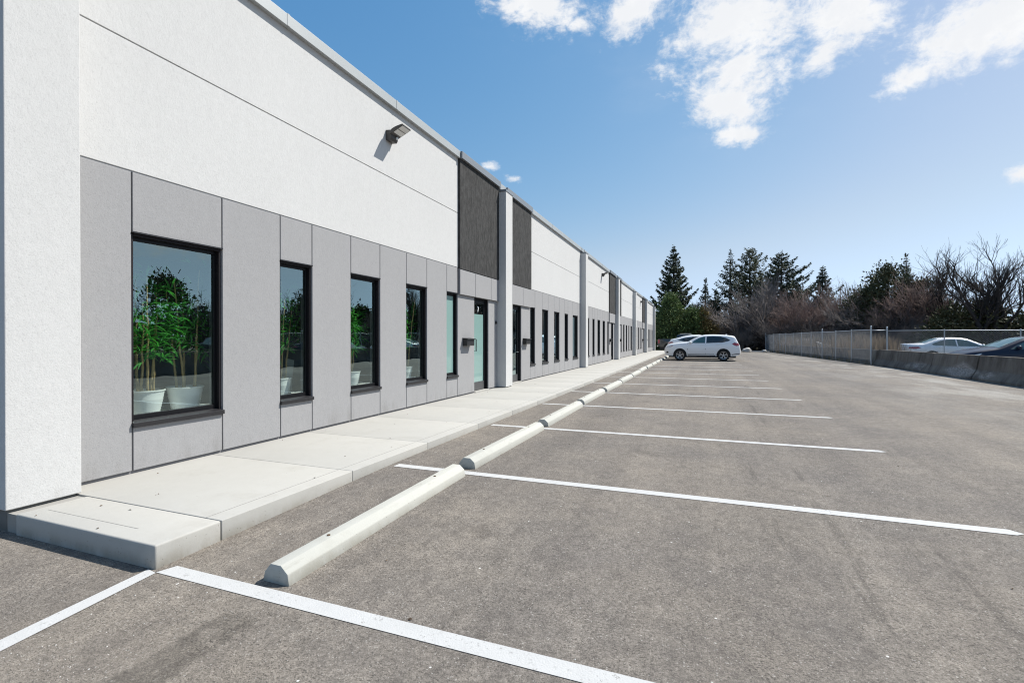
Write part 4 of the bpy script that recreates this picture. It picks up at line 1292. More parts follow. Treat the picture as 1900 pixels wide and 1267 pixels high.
HATCH = dict(L=4.4, W=1.85, zb=0.28, wr=0.34, wheels=(0.90, 3.50), tumble=0.42,
    top=[(0, 0.70), (0.06, 0.82), (0.25, 0.92), (0.9, 1.04), (1.15, 1.10), (1.6, 1.36), (2.0, 1.54), (2.4, 1.61), (2.75, 1.605), (3.3, 1.525), (3.8, 1.40), (4.15, 1.30), (4.24, 1.18), (4.34, 1.08), (4.4, 0.8)],
    belt=[(0, 0.88), (1.2, 1.02), (2.4, 1.06), (3.4, 1.18), (4.4, 1.1)],
    windows=[[(1.50, 1.07), (1.66, 1.26), (2.0, 1.44), (2.35, 1.50), (2.33, 1.08)], [(2.42, 1.08), (2.44, 1.51), (2.75, 1.50), (3.3, 1.415), (3.72, 1.27), (3.3, 1.19), (2.9, 1.11)]],
    doors=[door_spec(1.2, 2.37, 0.42, 1.02, 1.05, (2.15, 0.95)), door_spec(2.38, 3.2, 0.42, 1.05, 1.13, (3.0, 0.98))],
    headlight=[(0.1, 0.72), (0.12, 0.80), (0.5, 0.88), (0.36, 0.76)],
    taillight=[(3.95, 1.10), (4.05, 1.16), (4.30, 1.13), (4.32, 1.05)], rear_trim=[(3.9, 0.38), (3.9, 0.5), (4.36, 0.56), (4.36, 0.45)],
    mirror=(1.45, 1.10), windshield=(1.18, 1.95), rear_glass=(3.5, 4.1))
car('white_hatchback', 'white hatchback parked just beyond the white SUV and half hidden by it', 'car', (0.08, 35.95, 0.07), math.pi, HATCH, 'paint_white')

SEDAN = dict(L=4.85, W=1.84, zb=0.26, wr=0.33, wheels=(0.93, 3.76), tumble=0.5,
    top=[(0, 0.62), (0.06, 0.70), (0.3, 0.80), (0.9, 0.92), (1.35, 0.99), (1.8, 1.20), (2.2, 1.37), (2.6, 1.42), (3.0, 1.42), (3.4, 1.36), (3.85, 1.19), (4.15, 1.09), (4.5, 1.08), (4.72, 1.07), (4.80, 0.96), (4.85, 0.7)],
    belt=[(0, 0.75), (1.3, 0.91), (2.5, 0.95), (3.9, 1.0), (4.85, 0.95)],
    windows=[[(1.62, 0.96), (1.85, 1.10), (2.2, 1.275), (2.55, 1.325), (2.62, 1.327), (2.6, 0.965)], [(2.66, 0.967), (2.68, 1.328), (3.0, 1.325), (3.3, 1.27), (3.65, 1.14), (3.78, 1.05), (3.62, 1.0)]],
    doors=[door_spec(1.36, 2.63, 0.36, 0.91, 0.94, (2.42, 0.86)), door_spec(2.64, 3.55, 0.40, 0.94, 0.97, (3.4, 0.89))],
    headlight=[(0.08, 0.58), (0.12, 0.68), (0.55, 0.80), (0.42, 0.68)],
    taillight=[(4.25, 0.86), (4.35, 0.93), (4.74, 0.92), (4.78, 0.82), (4.5, 0.80)], rear_trim=[(4.3, 0.34), (4.3, 0.42), (4.8, 0.48), (4.8, 0.36)],
    mirror=(1.58, 1.0), windshield=(1.40, 2.12), rear_glass=(3.42, 4.05), glass='car_glass_pale', glass_top='car_glass_pale')
car('silver_sedan', 'silver white sedan behind the chain link fence, tail towards the corner post', 'car', (13.25, 34.3, 0.06), math.pi, SEDAN, 'paint_silver')
NAVY = dict(SEDAN); NAVY['mirror_mat'] = 'paint_navy'
NAVY['top'] = [(0, 0.64), (0.06, 0.74), (0.3, 0.84), (0.8, 0.95), (1.05, 1.0), (1.5, 1.20), (1.95, 1.38), (2.4, 1.44), (2.9, 1.44), (3.4, 1.37), (3.85, 1.2), (4.2, 1.1), (4.72, 1.07), (4.80, 0.96), (4.85, 0.7)]
NAVY['windshield'] = (1.10, 1.92)
NAVY['windows'] = [[(1.40, 0.97), (1.62, 1.12), (1.98, 1.29), (2.4, 1.345), (2.5, 1.347), (2.48, 0.975)], [(2.56, 0.977), (2.58, 1.347), (2.95, 1.345), (3.3, 1.28), (3.7, 1.12), (3.6, 1.0)]]
NAVY['mirror'] = (1.62, 1.03)
car('navy_sedan', 'navy blue sedan behind the concrete barrier at the right edge, nose to the left', 'car', (9.62 + 2.425, 25.0, 0.06), 0, NAVY, 'paint_navy')
WHITE2 = dict(SEDAN)
car('white_sedan', 'white sedan far behind the receding fence, mostly hidden by dry reeds', 'car', (10.05, 56.0, 0.0), math.pi, WHITE2, 'paint_white')

def tailgate(t, off, hw, top):
    o = MB().box(5.72, 5.86, -0.8, 0.8, 0.5, 0.62).build('rear_bumper', 'chrome', t, bevel=0.01); o.location = off
    o = MB().box(3.85, 5.74, -0.86, -0.80, 1.362, 1.385).box(3.85, 5.74, 0.80, 0.86, 1.362, 1.385).build('bed_rail', 'trim_black', t); o.location = off
    o = MB().box(2.2, 3.4, -0.62, -0.58, 1.95, 1.985).box(2.2, 3.4, 0.58, 0.62, 1.95, 1.985).build('roof_rail', 'chrome', t); o.location = off
TRUCK = dict(L=5.8, W=2.0, zb=0.45, wr=0.4, wheels=(0.95, 4.65), tumble=0.3, arch=1.2,
    top=[(0, 0.95), (0.05, 1.08), (0.3, 1.16), (1.2, 1.24), (1.35, 1.27), (1.75, 1.6), (2.05, 1.82), (2.4, 1.88), (3.4, 1.88), (3.66, 1.82), (3.76, 1.5), (3.80, 1.355), (4.2, 1.35), (5.6, 1.35), (5.74, 1.33), (5.8, 1.0)],
    belt=[(0, 1.05), (1.3, 1.2), (3.8, 1.22), (5.8, 1.3)],
    windows=[[(1.75, 1.24), (1.95, 1.5), (2.2, 1.72), (2.6, 1.76), (2.6, 1.24)], [(2.68, 1.24), (2.68, 1.76), (3.4, 1.76), (3.55, 1.65), (3.6, 1.24)]],
    doors=[door_spec(1.5, 2.62, 0.55, 1.19, 1.2, (2.4, 1.1)), door_spec(2.65, 3.65, 0.55, 1.2, 1.2, (3.4, 1.1))],
    headlight=[(0.06, 0.85), (0.06, 1.02), (0.35, 1.08), (0.35, 0.9)], taillight=[(5.56, 0.88), (5.56, 1.32), (5.74, 1.3), (5.76, 0.9)],
    mirror=(1.75, 1.32), windshield=(1.38, 2.0), extra=[tailgate])
car('pickup_truck', 'dark pickup truck beyond the far end of the building with red tail light', 'pickup', (-1.62, 58.6, 0.07), math.pi, TRUCK, 'paint_charcoal')
# cars standing in the neighbouring lot further right, seen only in the window glass
def far_car(label, loc, rz, paint): return car('parked_sedan', label, 'car', loc, rz, SEDAN, paint)
far_car('dark sedan in the neighbouring lot, reflected in the near windows', (18.9, 23.0, 0.06), 0.3, 'paint_navy')

# ------------------------------------------------------------------ trees
def leaf_cards(centres, dirs, L, Wd, rng, V, I):
    """append diamond shaped sprays: centres, directions (N,3) arrays"""
    N = len(centres)
    d = dirs / (np.linalg.norm(dirs, axis=1, keepdims=True) + 1e-9)
    r = rng.normal(size=(N, 3))
    s = np.cross(d, r); s /= (np.linalg.norm(s, axis=1, keepdims=True) + 1e-9)
    l = L if hasattr(L, '__len__') else np.full(N, L)
    w = Wd if hasattr(Wd, '__len__') else np.full(N, Wd)
    l = l[:, None]; w = w[:, None]
    P = np.stack([centres, centres + d * l * 0.45 + s * w, centres + d * l, centres + d * l * 0.45 - s * w], axis=1).reshape(-1, 3)
    o = sum(len(v) for v in V)
    V.append(P); I.append(np.arange(4 * N).reshape(N, 4) + o)

def spruce_meshes(seed, H, R, dens=1.0, droop=0.25, start=0.08, sparse_low=0.0, tilt_up=0.2, irregular=0.3, top_pow=0.85, size=1.0, fan=0.28):
    rng = np.random.default_rng(seed)
    tr = MB()
    ps = [(0.04 * H * 0.2 * math.sin(3 * u) * 0.2, 0.03 * math.sin(5 * u), H * u) for u in np.linspace(0, 0.99, 9)]
    tr.tube(ps, [0.022 * H * (1 - u) ** 0.8 + 0.012 for u in np.linspace(0, 0.99, 9)], 8)
    V, I = [], []
    z = start * H
    while z < H * 0.985:
        u = z / H
        nb = int(rng.integers(3, 6))
        for b in range(nb):
            if u < 0.55 and rng.random() < sparse_low: continue
            a = 6.283 * b / nb + rng.uniform(-.5, .5)
            Lb = R * (1 - (u - start) / (1 - start)) ** top_pow * rng.uniform(1 - irregular, 1 + irregular * 0.5)
            if u < 0.18: Lb *= 0.6 + 2 * u
            if rng.random() < 0.10: Lb *= rng.uniform(1.15, 1.4)
            Lb = max(Lb, 0.15)
            nseg = max(4, int(Lb / 0.28))
            out = np.array((math.cos(a), math.sin(a), 0.0))
            t = np.linspace(0, 1, nseg + 1)
            zz = z + Lb * (tilt_up * t * (1 - u * 0.0) - droop * (1.3 - u) * np.sin(t * math.pi * 0.75) + 0.16 * t ** 3)
            P = out[None, :] * (t * Lb)[:, None]; P[:, 2] = zz
            br = 0.012 + 0.010 * Lb
            tr.tube([tuple(P[k]) for k in range(0, nseg + 1, max(1, nseg // 3))], [br * (1 - 0.75 * q) for q in np.linspace(0, 1, len(range(0, nseg + 1, max(1, nseg // 3))))], 4, cap=False)
            m = int((12 + Lb * 42) * dens)
            tt = rng.uniform(0.12, 1.0, m) ** 0.85
            C = out[None, :] * (tt * Lb)[:, None]
            C[:, 2] = np.interp(tt, t, zz)
            sd = np.array((-math.sin(a), math.cos(a), 0.0))
            side = rng.choice([-1, 1], m) * rng.uniform(0.2, 1.0, m)
            wide = rng.uniform(0, 1, m) * fan * Lb * np.sin(np.pi * np.clip(tt, 0.05, 1) ** 0.8)
            C += sd[None, :] * (side * wide)[:, None]
            C[:, 2] -= wide * 0.35 + rng.uniform(0, 0.12, m) * Lb * 0.5
            dirs = out[None, :] * rng.uniform(0.35, 1.0, m)[:, None] + sd[None, :] * side[:, None]
            dirs[:, 2] = rng.uniform(-1.1, 0.12, m)
            ll = rng.uniform(0.18, 0.46, m) * (1 - 0.35 * u) * size * (0.6 + 0.4 * min(1, Lb))
            leaf_cards(C + rng.normal(scale=0.03, size=(m, 3)), dirs, ll, ll * rng.uniform(0.13, 0.26, m), rng, V, I)
        z += H * 0.015 * rng.uniform(0.5, 1.5) + 0.02
    # leader
    m = 16
    C = np.zeros((m, 3)); C[:, 2] = H * rng.uniform(0.95, 1.0, m)
    leaf_cards(C, rng.normal(size=(m, 3)) * np.array((1, 1, .3)) + np.array((0, 0, .9)), 0.28, 0.05, rng, V, I)
    return tr, np.concatenate(V), np.concatenate(I)

def bare_mesh(seed, H, spread=0.55, trunks=1, levels=5, twig=1.0, lean=0.12, first=0.22, up=0.25):
    rng = random.Random(seed)
    V, Q = [], []
    nseg = 0
    def tube(pts, r0, r1, n):
        o = len(V)
        m = len(pts)
        for i, p in enumerate(pts):
            d = (pts[min(i + 1, m - 1)] - pts[max(0, i - 1)])
            if d.length < 1e-6: d = Vector((0, 0, 1))
            d.normalize()
            a = d.orthogonal().normalized(); b = d.cross(a)
            r = r0 + (r1 - r0) * i / (m - 1)
            for k in range(n):
                t = 6.2832 * k / n
                V.append(p + (a * math.cos(t) + b * math.sin(t)) * r)
        for i in range(m - 1):
            for k in range(n):
                Q.append((o + i * n + k, o + i * n + (k + 1) % n, o + (i + 1) * n + (k + 1) % n, o + (i + 1) * n + k))
    def grow(p, d, L, r, lev):
        m = 4 if lev < 2 else 3
        pts = [p.copy()]; dd = d.normalized()
        for i in range(m):
            dd = (dd + Vector((rng.gauss(0, .13), rng.gauss(0, .13), rng.gauss(0.0, .08) + up * 0.22))).normalized()
            pts.append(pts[-1] + dd * L / m)
        r1 = max(0.0048, r * 0.6)
        tube(pts, r, r1, 6 if lev == 0 else (4 if lev < 3 else 3))
        if lev >= levels: return
        nb = {0: rng.randint(4, 6), 1: rng.randint(4, 6), 2: rng.randint(4, 6), 3: rng.randint(4, 5), 4: rng.randint(3, 4), 5: 3}[lev]
        if lev >= 3: nb = max(2, int(nb * twig))
        for b in range(nb):
            u = rng.uniform(first if lev == 0 else 0.22, 1.0) if b else 1.0
            k = min(m - 1, int(u * m)); f = u * m - k
            q = pts[k].lerp(pts[min(k + 1, m)], min(1, f))
            base = (pts[min(k + 1, m)] - pts[k]).normalized()
            side = Vector((rng.gauss(0, 1), rng.gauss(0, 1), rng.gauss(0, 0.5)))
            side = (side - base * side.dot(base)).normalized()
            s = rng.uniform(0.45, 1.0) * spread * (1.25 if b else 0.5)
            nd = (base + side * s * 1.3).normalized()
            grow(q, nd, L * rng.uniform(0.52, 0.74) * (1.0 if lev else 0.95), max(0.005, r1 * rng.uniform(0.72, 0.96)), lev + 1)
    for s in range(trunks):
        a = 6.283 * s / max(1, trunks) + rng.uniform(-.3, .3)
        d = Vector((math.cos(a) * lean * (trunks > 1) * rng.uniform(0.6, 1.5), math.sin(a) * lean * (trunks > 1) * rng.uniform(0.6, 1.5), 1))
        grow(Vector((0.06 * math.cos(a) * (trunks > 1), 0.06 * math.sin(a) * (trunks > 1), -0.1)), d, H * 0.36 * rng.uniform(0.85, 1.1), 0.021 * H * (1.0 if trunks == 1 else 0.85), 0)
    zm = max(v.z for v in V)
    k = H / zm
    return np.array([(v.x * k, v.y * k, v.z * k) for v in V], dtype=np.float32), np.array(Q, dtype=np.int32)

def bush_mesh(seed, H, R, n, leaf=0.22, flat=0.8, clumps=60, pointed=0.5):
    rng = np.random.default_rng(seed)
    V, I = [], []
    u = rng.uniform(0.05, 1, clumps); a = rng.uniform(0, 6.283, clumps)
    rr = R * (np.clip(1 - u, 0, 1) ** pointed) * np.sqrt(rng.uniform(0.25, 1.0, clumps)) * rng.uniform(0.8, 1.15, clumps)
    cc = np.stack([rr * np.cos(a), rr * np.sin(a), u * H], 1)
    per = n // clumps
    for c, uu in zip(cc, u):
        s = R * 0.24 * rng.uniform(0.6, 1.3) * (1.1 - 0.5 * uu)
        P = c + rng.normal(size=(per, 3)) * np.array((s, s, s * flat))
        P[:, 2] = np.maximum(P[:, 2], 0.05)
        out = (P - np.array((0, 0, H * 0.35))); out[:, 2] *= 0.6
        dirs = out / (np.linalg.norm(out, axis=1, keepdims=True) + .1) + rng.normal(size=(per, 3)) * 0.7
        l = rng.uniform(0.6, 1.4, per) * leaf
        leaf_cards(P, dirs, l, l * rng.uniform(0.18, 0.36, per), rng, V, I)
    tr = MB()
    tr.tube([(0, 0, 0), (0.05, 0.03, H * 0.4), (0, 0, H * 0.85)], [0.02 * H, 0.014 * H, 0.004], 7)
    for k in range(14):
        c = cc[k * (clumps // 14)]
        tr.tube([(0, 0, c[2] * 0.55), tuple(c)], [0.008 * H, 0.004], 4, cap=False)
    return tr, np.concatenate(V), np.concatenate(I)

def conifer(name, label, loc, seed, H, R, mat='spruce_needles', group='trees beyond the lot', **kw):
    t = thing(name, label, 'tree', (loc[0], loc[1], -0.06), (seed * 1.7) % 6.28, group)
    tr, V, I = spruce_meshes(seed, H, R, **kw)
    tr.build('trunk', 'bark', t)
    stuff(np_mesh('crown', V, 4, I, mat, t))
    return t
def bush(name, label, loc, seed, H, R, n, mat, cat='tree', group='trees beyond the lot', **kw):
    t = thing(name, label, cat, (loc[0], loc[1], -0.06), 0, group)
    tr, V, I = bush_mesh(seed, H, R, n, **kw)
    tr.build('trunk', 'bark', t)
    stuff(np_mesh('crown', V, 4, I, mat, t))
    return t
BARE = {}
def bare(label, loc, kind, H, rz=0.0, mat='twig_brown', sx=1.0, name='bare_tree', group='bare trees beyond the lot', dup=None, cat='tree'):
    """bare trees share a few branch meshes; each tree is its own object"""
    key = (kind, mat)
    if key not in BARE:
        V, Q = BARE_KIND[kind]
        o = np_mesh(name, V, 4, Q, mat)
        BARE[key] = o
    else:
        o = BARE[key].copy(); COL.objects.link(o)
    s = H / 10.0
    o.location = (loc[0], loc[1], -0.06); o.rotation_euler = (0, 0, rz); o.scale = (s * sx, s * sx, s)
    o.name = name
    tag(o, label, cat, group)
    return o
BARE_KIND = {
    'big': bare_mesh(53, 10, spread=0.55, trunks=3, levels=5, lean=0.17, first=0.5, twig=0.75, up=0.5),
    'tall': bare_mesh(22, 10, spread=0.42, trunks=1, levels=5, first=0.35, up=0.35, twig=0.65),
    'slim': bare_mesh(23, 10, spread=0.38, trunks=1, levels=5, first=0.3, up=0.4, twig=0.65),
    'multi': bare_mesh(24, 10, spread=0.55, trunks=4, levels=4, lean=0.3, first=0.2),
    'shrub': bare_mesh(25, 10, spread=0.60, trunks=7, levels=4, lean=0.5, first=0.12),
    'shrub2': bare_mesh(26, 10, spread=0.66, trunks=6, levels=4, lean=0.6, first=0.1),
}

def at(px_tan, Y): return (px_tan * Y, Y)
# conifers
conifer('spruce', 'tall dense dark spruce rising just beyond the end of the building', (-3.28, 68), 1, 13.9, 4.4, dens=1.7, droop=0.34, irregular=0.45, top_pow=0.92)
conifer('spruce', 'small thin spruce between the tall dense one and the bare trunked one', (0.68, 72), 2, 9.8, 2.1, dens=0.7, sparse_low=0.2, irregular=0.6, top_pow=1.0)
conifer('spruce', 'tall open spruce whose bare straight trunk shows down to the cars', (3.67, 70), 3, 13.1, 3.7, dens=0.55, sparse_low=0.4, irregular=0.6, start=0.2, droop=0.26, fan=0.12, top_pow=0.95)
conifer('pine', 'yellowish ragged pine close behind the open spruce', (6.3, 74), 4, 13.9, 3.4, 'pine_needles', dens=1.0, irregular=0.85, top_pow=0.5, start=0.35, droop=0.14, tilt_up=0.3, sparse_low=0.3)
conifer('spruce', 'broad dark spruce with a blunt ragged top, right of the yellowish pine', (9.6, 70), 5, 12.6, 4.9, dens=1.5, irregular=0.75, top_pow=0.7, start=0.28, tilt_up=0.22, droop=0.3)
conifer('spruce', 'distant dark conifer top poking above the reddish bare trees', (16.1, 80), 6, 11.8, 1.9, dens=1.2, top_pow=0.6)
conifer('spruce', 'slender ragged conifer top above the brown thicket on the right', (20.1, 62.5), 7, 10.3, 1.9, 'cedar_foliage', dens=0.7, irregular=0.7, sparse_low=0.2)
conifer('spruce', 'thin small conifer tip left of the slender ragged one', (18.4, 63), 8, 8.9, 1.5, 'cedar_foliage', dens=0.7, irregular=0.6)
conifer('spruce', 'lower dark spruce filling the gap behind the small thin one', (2.1, 76), 61, 8.6, 2.9, dens=1.1, irregular=0.6, top_pow=0.9)
conifer('spruce', 'dark spruce between the yellowish pine and the broad blunt one', (7.9, 77), 62, 11.2, 3.0, dens=1.2, irregular=0.6, top_pow=0.85)
conifer('spruce', 'lower dark spruce just right of the broad blunt one', (12.6, 77), 63, 9.2, 3.4, 'cedar_foliage', dens=1.0, irregular=0.7, top_pow=0.7)
# evergreens and young leafy trees near the end of the lot
bush('young_pine', 'fresh green bushy young pine beside the end of the building', (-3.45, 62.5), 11, 6.6, 2.3, 9000, 'young_foliage', leaf=0.26, clumps=90, pointed=0.6)
bush('young_pine', 'fresh green young tree behind the windscreen of the SUV', (-1.15, 63), 12, 5.0, 2.0, 7000, 'young_foliage', leaf=0.24, clumps=70)
bush('young_pine', 'rusty green small tree behind the roof of the SUV', (0.45, 63.5), 13, 4.9, 1.9, 6000, 'rust_foliage', leaf=0.24, clumps=60)
CED = [((15.9, 60), 14, 6.3, 2.6, 'brownish evergreen, lower left one of the thicket left of the tall posts'),
       ((17.9, 60.5), 15, 8.6, 3.2, 'tall round brown green evergreen filling the middle of the right thicket'),
       ((20.4, 59.5), 16, 7.0, 2.6, 'brown green evergreen right of the tall round one'),
       ((19.2, 50), 17, 3.9, 2.3, 'low dark evergreen behind the roof of the silver sedan'),
       ((21.2, 50), 18, 4.3, 2.3, 'low dark evergreen left of the big spreading bare tree'),
       ((23.9, 49), 19, 3.7, 2.4, 'low dark evergreen right of the big spreading bare tree'),
       ((13.6, 66), 20, 5.2, 2.8, 'dark evergreen deep behind the reddish bare trees'),
       ((9.0, 73), 31, 6.0, 3.0, 'dark evergreen under the broad blunt spruce'),
       ((5.2, 76), 32, 5.0, 3.0, 'dark evergreen seen low between the open spruce trunks'),
       ((27.0, 50), 33, 4.5, 2.6, 'low dark evergreen just past the right edge'),
       ((24.0, 58), 34, 4.0, 2.4, 'dark evergreen behind the big spreading bare tree')]
for loc, sd, H, R, lab in CED:
    bush('cedar', lab, loc, sd, H, R, int(1200 * H), 'cedar_foliage', leaf=0.24, clumps=int(14 * H), pointed=0.45)
# bare trees
bare('big spreading bare tree with several forked trunks at the right edge', (21.2, 48.2), 'big', 10.0, 0.4, 'bark', 1.15)
bare('upright bare tree with a straight trunk left of the big spreading one', (20.75, 55), 'tall', 8.9, 1.0, 'bark', 0.95)
bare('slim forked bare tree just left of the upright bare one', (20.7, 58), 'slim', 9.2, 2.2, 'bark', 1.2)
bare('faint slim bare tree between the reddish trees and the brown thicket', (16.1, 66), 'slim', 8.4, 0.3, 'twig_brown', 1.2)
bare('wide pale bare tree left of the brown thicket', (15.6, 60), 'multi', 7.6, 1.3, 'twig_brown', 0.9)
BT = [((2.0, 66), 'shrub', 6.6, 'twig_brown', 'low domed bare shrub between the two left spruces'),
      ((4.9, 65), 'multi', 8.3, 'twig_brown', 'greyish bare tree in front of the open spruce'),
      ((6.1, 66), 'tall', 9.4, 'twig_brown', 'tall greyish bare tree under the yellowish pine'),
      ((7.2, 64), 'multi', 8.8, 'twig_brown', 'greyish bare tree just left of the broad blunt spruce'),
      ((8.3, 66), 'tall', 8.2, 'bark_grey', 'dark trunked bare tree in front of the broad blunt spruce'),
      ((10.0, 62), 'shrub', 7.2, 'twig_red', 'reddish rounded bare tree above the far end of the fence'),
      ((11.4, 64), 'multi', 7.6, 'twig_red', 'reddish bare tree second above the far fence'),
      ((13.2, 64), 'shrub2', 8.3, 'twig_red', 'tallest reddish rounded bare tree above the middle of the fence'),
      ((14.4, 63), 'shrub', 6.6, 'twig_brown', 'brown bare tree right of the tallest reddish one'),
      ((17.3, 58.2), 'shrub2', 7.6, 'twig_red', 'reddish twiggy crown mixed in the brown thicket, left'),
      ((19.1, 58), 'shrub', 8.3, 'twig_red', 'reddish twiggy crown mixed in the brown thicket, right'),
      ((7.9, 67), 'slim', 10.2, 'twig_brown', 'tallest pale bare tree between the pine and the broad spruce'),
      ((11.9, 66), 'tall', 8.9, 'twig_red', 'upright reddish bare tree right of the broad spruce'),
      ((15.0, 65), 'tall', 8.6, 'twig_brown', 'upright pale bare tree left of the brown thicket'),
      ((18.6, 61), 'multi', 9.0, 'twig_brown', 'pale twiggy crown rising above the brown thicket'),
      ((22.9, 53), 'multi', 4.8, 'twig_brown', 'low twiggy bare tree behind the navy car'),
      ((25.4, 49), 'shrub2', 5.4, 'twig_brown', 'twiggy bare tree at the far right, partly out of view'),
      ((18.4, 54), 'shrub', 4.2, 'twig_brown', 'low twiggy bare tree behind the silver sedan')]
for i, (loc, kd, H, mt, lab) in enumerate(BT):
    bare(lab, loc, kd, H, i * 1.37, mt, 1.0 + 0.1 * math.sin(i * 2.1))
random.seed(31)
# low bare shrubs along the edge of the wood
SH = [(-4.6, 66), (-2.2, 66.5), (0.2, 67), (2.6, 68), (3.4, 63.5), (4.8, 62.5), (6.4, 62.8), (7.6, 61.8), (8.9, 61), (9.6, 60), (10.8, 59.5), (11.9, 60),
      (13.0, 59), (14.2, 58), (15.4, 57), (16.6, 56.2), (17.5, 54.5), (19.8, 53.5), (23.6, 53), (26.8, 48.5)]
SEEN = {}
for i, (x, y) in enumerate(SH):
    where = 'behind the parked white cars' if x < 3 else ('at the dark far end of the lot' if x < 9.2 else ('above the receding fence' if x < 16 else 'behind the sedan beyond the fence'))
    SEEN[where] = SEEN.get(where, 0) + 1
    bare('low tangled bare shrub %s, %s from the left' % (where, ORD[SEEN[where] - 1].replace('nearest', 'first')), (x, y), 'shrub' if i % 2 else 'shrub2', random.uniform(3.0, 4.6) * (1.0 if x < 17 else 0.75), i * 0.9, 'twig_brown' if i % 3 else 'bark_grey', 1.25, 'bare_shrub', 'bare shrubs ' + where, cat='shrub')
# trees beyond the neighbouring lot, standing where the near windows mirror them
for i, (x, y, kd, H) in enumerate([(31, 47, 'tall', 8.5), (34.5, 42, 'multi', 7.5), (38, 36, 'shrub2', 7), (41, 31, 'tall', 8), (43, 25, 'shrub', 7), (44, 19, 'multi', 7.5), (38.5, 40, 'big', 9), (45, 13, 'shrub2', 7)]):
    bare('bare tree mirrored in the near windows, %s across the neighbouring lot' % ORD[i].replace('nearest', 'first'), (x, y), kd, H, i * 1.1, 'bark_grey', 1.0, 'bare_tree', 'bare trees mirrored in the windows')
for i, (x, y, H, R) in enumerate([(29.5, 50, 5.2, 3.0), (33, 45, 6.0, 3.2), (36.5, 39, 5.5, 3.0), (40, 33.5, 7.5, 3.0), (42, 28, 5.0, 3.0), (43.5, 22, 6.8, 3.2), (45, 16, 5, 3)]):
    bush('cedar', 'dark evergreen mirrored in the near windows, %s across the neighbouring lot' % ORD[i].replace('nearest', 'first'), (x, y), 41 + i, H, R, 5000, 'cedar_foliage', leaf=0.32, clumps=60, pointed=0.45, group='evergreens mirrored in the windows')

# far wood: one mass of brown and dark green behind the single trees
rng = np.random.default_rng(77)
N = 26000
tx = rng.uniform(0, 1, N)
path = [(-30, 84), (8, 84), (20, 74), (28, 62), (36, 54), (46, 40), (50, 10)]
pl = np.array(path, float); sl = np.concatenate([[0], np.cumsum(np.linalg.norm(np.diff(pl, axis=0), axis=1))])
s = tx * sl[-1]
bx = np.interp(s, sl, pl[:, 0]) + rng.normal(scale=1.6, size=N); by = np.interp(s, sl, pl[:, 1]) + rng.normal(scale=1.6, size=N)
hh = 3.6 + 1.2 * np.sin(s * 0.35) + 0.8 * np.sin(s * 1.1 + 1)
C = np.stack([bx, by, rng.uniform(0, 1, N) ** 0.8 * hh], 1)
Vw, Iw = [], []
l = rng.uniform(0.3, 0.8, N)
leaf_cards(C, rng.normal(size=(N, 3)) + np.array((0, 0, .3)), l, l * rng.uniform(0.12, 0.4, N), rng, Vw, Iw)
stuff(np_mesh('distant_wood', np.concatenate(Vw), 4, np.concatenate(Iw), 'twig_brown'))

# dry reeds behind the fence
def reeds(name, pts, n, h, seed, mat='reed_straw', spread=0.5, w=0.016):
    rng = random.Random(seed)
    V, Q = [], []
    for k in range(n):
        p = rng.choice(pts)
        x, y = p[0] + rng.gauss(0, spread), p[1] + rng.gauss(0, spread * 1.6)
        H = h * rng.uniform(0.45, 1.05)
        a = rng.uniform(0, 6.28); ln = rng.uniform(0.05, 0.55) * H * 0.6
        dxx, dyy = math.cos(a) * ln, math.sin(a) * ln
        b = a + 1.57 + rng.uniform(-.6, .6); wx, wy = math.cos(b) * w, math.sin(b) * w
        o = len(V)
        for u, ww in ((0, 1), (0.5, 0.9), (0.85, 0.7), (1.0, 0.1)):
            c = (x + dxx * u * u, y + dyy * u * u, 0.0 + H * u * (1 - 0.12 * u * (ln / H)))
            V.append((c[0] - wx * ww, c[1] - wy * ww, c[2])); V.append((c[0] + wx * ww, c[1] + wy * ww, c[2]))
        for q in range(3): Q.append((o + 2 * q, o + 2 * q + 1, o + 2 * q + 3, o + 2 * q + 2))
    return stuff(np_mesh(name, V, 4, Q, mat))
pts = []
for i in range(60):
    y = 31.6 + i * 0.42
    fx = FA.x + (FB.x - FA.x) * (y - FA.y) / (FB.y - FA.y)
    pts.append((fx + 1.25 + 0.5 * math.sin(i * 1.3) * (1 if y > 34 else 0.2), y))
pts = [p for i, p in enumerate(pts) if 3 < i < 24 or 34 < i < 62]
reeds('dry_reeds', pts, 2600, 1.8, 3, spread=0.42)
reeds('dry_reeds', [(9.3, 32.2), (9.7, 32.6), (9.5, 33.3)], 500, 1.6, 5, 'reed_straw', 0.25)
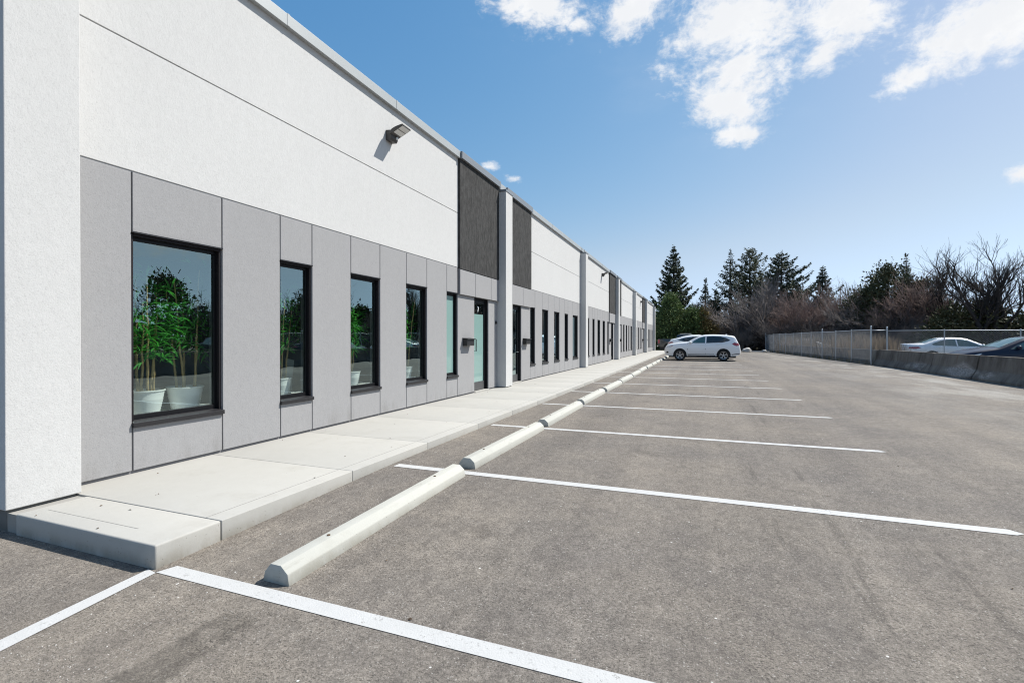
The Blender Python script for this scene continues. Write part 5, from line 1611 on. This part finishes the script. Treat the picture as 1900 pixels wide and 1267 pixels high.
# weeds and litter along the foot of the fence and barrier
pts = []
for i in range(70):
    y = 30.6 + i * 0.42
    fx = FA.x + (FB.x - FA.x) * (y - FA.y) / (FB.y - FA.y)
    pts.append((fx + 0.05, y))
o = reeds('dry_weeds', pts, 1500, 0.28, 8, 'weed_straw', 0.09, 0.008); o.location.z = 0.06
# kerb and boulders closing the far end of the lot
m = MB().box(1.5, 6.9, 57.4, 57.7, 0.0, 0.19).build('kerb', 'sidewalk_concrete', None, bevel=0.02); struct(m)
def boulder(loc, s, seed, label):
    bm = bmesh.new(); bmesh.ops.create_icosphere(bm, subdivisions=3, radius=1.0)
    for v in bm.verts:
        n = mnoise.noise(v.co * 1.3 + Vector((seed * 7.1, 0, 0))) * 0.35 + mnoise.noise(v.co * 3.1 + Vector((0, seed * 3.3, 0))) * 0.14
        v.co *= 1 + n
        v.co.z *= 0.7
    me = bpy.data.meshes.new('boulder'); bm.to_mesh(me); bm.free()
    o = obj('boulder', me, 'boulder_stone', None, True)
    o.location = (loc[0], loc[1], 0.07 + s * 0.35); o.scale = (s * 1.2, s, s); o.rotation_euler = (0, 0, seed)
    tag(o, label, 'boulder', 'pale boulders at the end of the lot'); return o
boulder((4.6, 56.6), 0.42, 1, 'largest pale boulder on the kerb line at the end of the lot')
boulder((6.25, 57.0), 0.24, 2, 'small pale boulder at the foot of the far end of the fence')
boulder((3.2, 56.9), 0.2, 3, 'small pale boulder just right of the rear bumper of the SUV')

# last year's leaves and crumbs on the walk and asphalt
rng2 = random.Random(6)
mb = MB()
for k in range(70):
    if k < 34: x, y, z = rng2.uniform(-4.85, -3.2), 2.0 + rng2.random() ** 1.5 * 12, SW_Z
    else: x, y = rng2.uniform(-2.0, 3.5), rng2.uniform(1.2, 9); z = gz(y)
    s_ = rng2.uniform(0.005, 0.014); a = rng2.random() * 6.28
    c, sn = math.cos(a) * s_, math.sin(a) * s_
    mb.add([(x - c, y - sn, z + 0.002), (x + sn * 0.5, y - c * 0.5, z + 0.006), (x + c, y + sn, z + 0.003), (x - sn * 0.5, y + c * 0.5, z + 0.009)], [(0, 1, 2, 3)])
stuff(mb.build('leaf_litter', 'dead_leaf'))
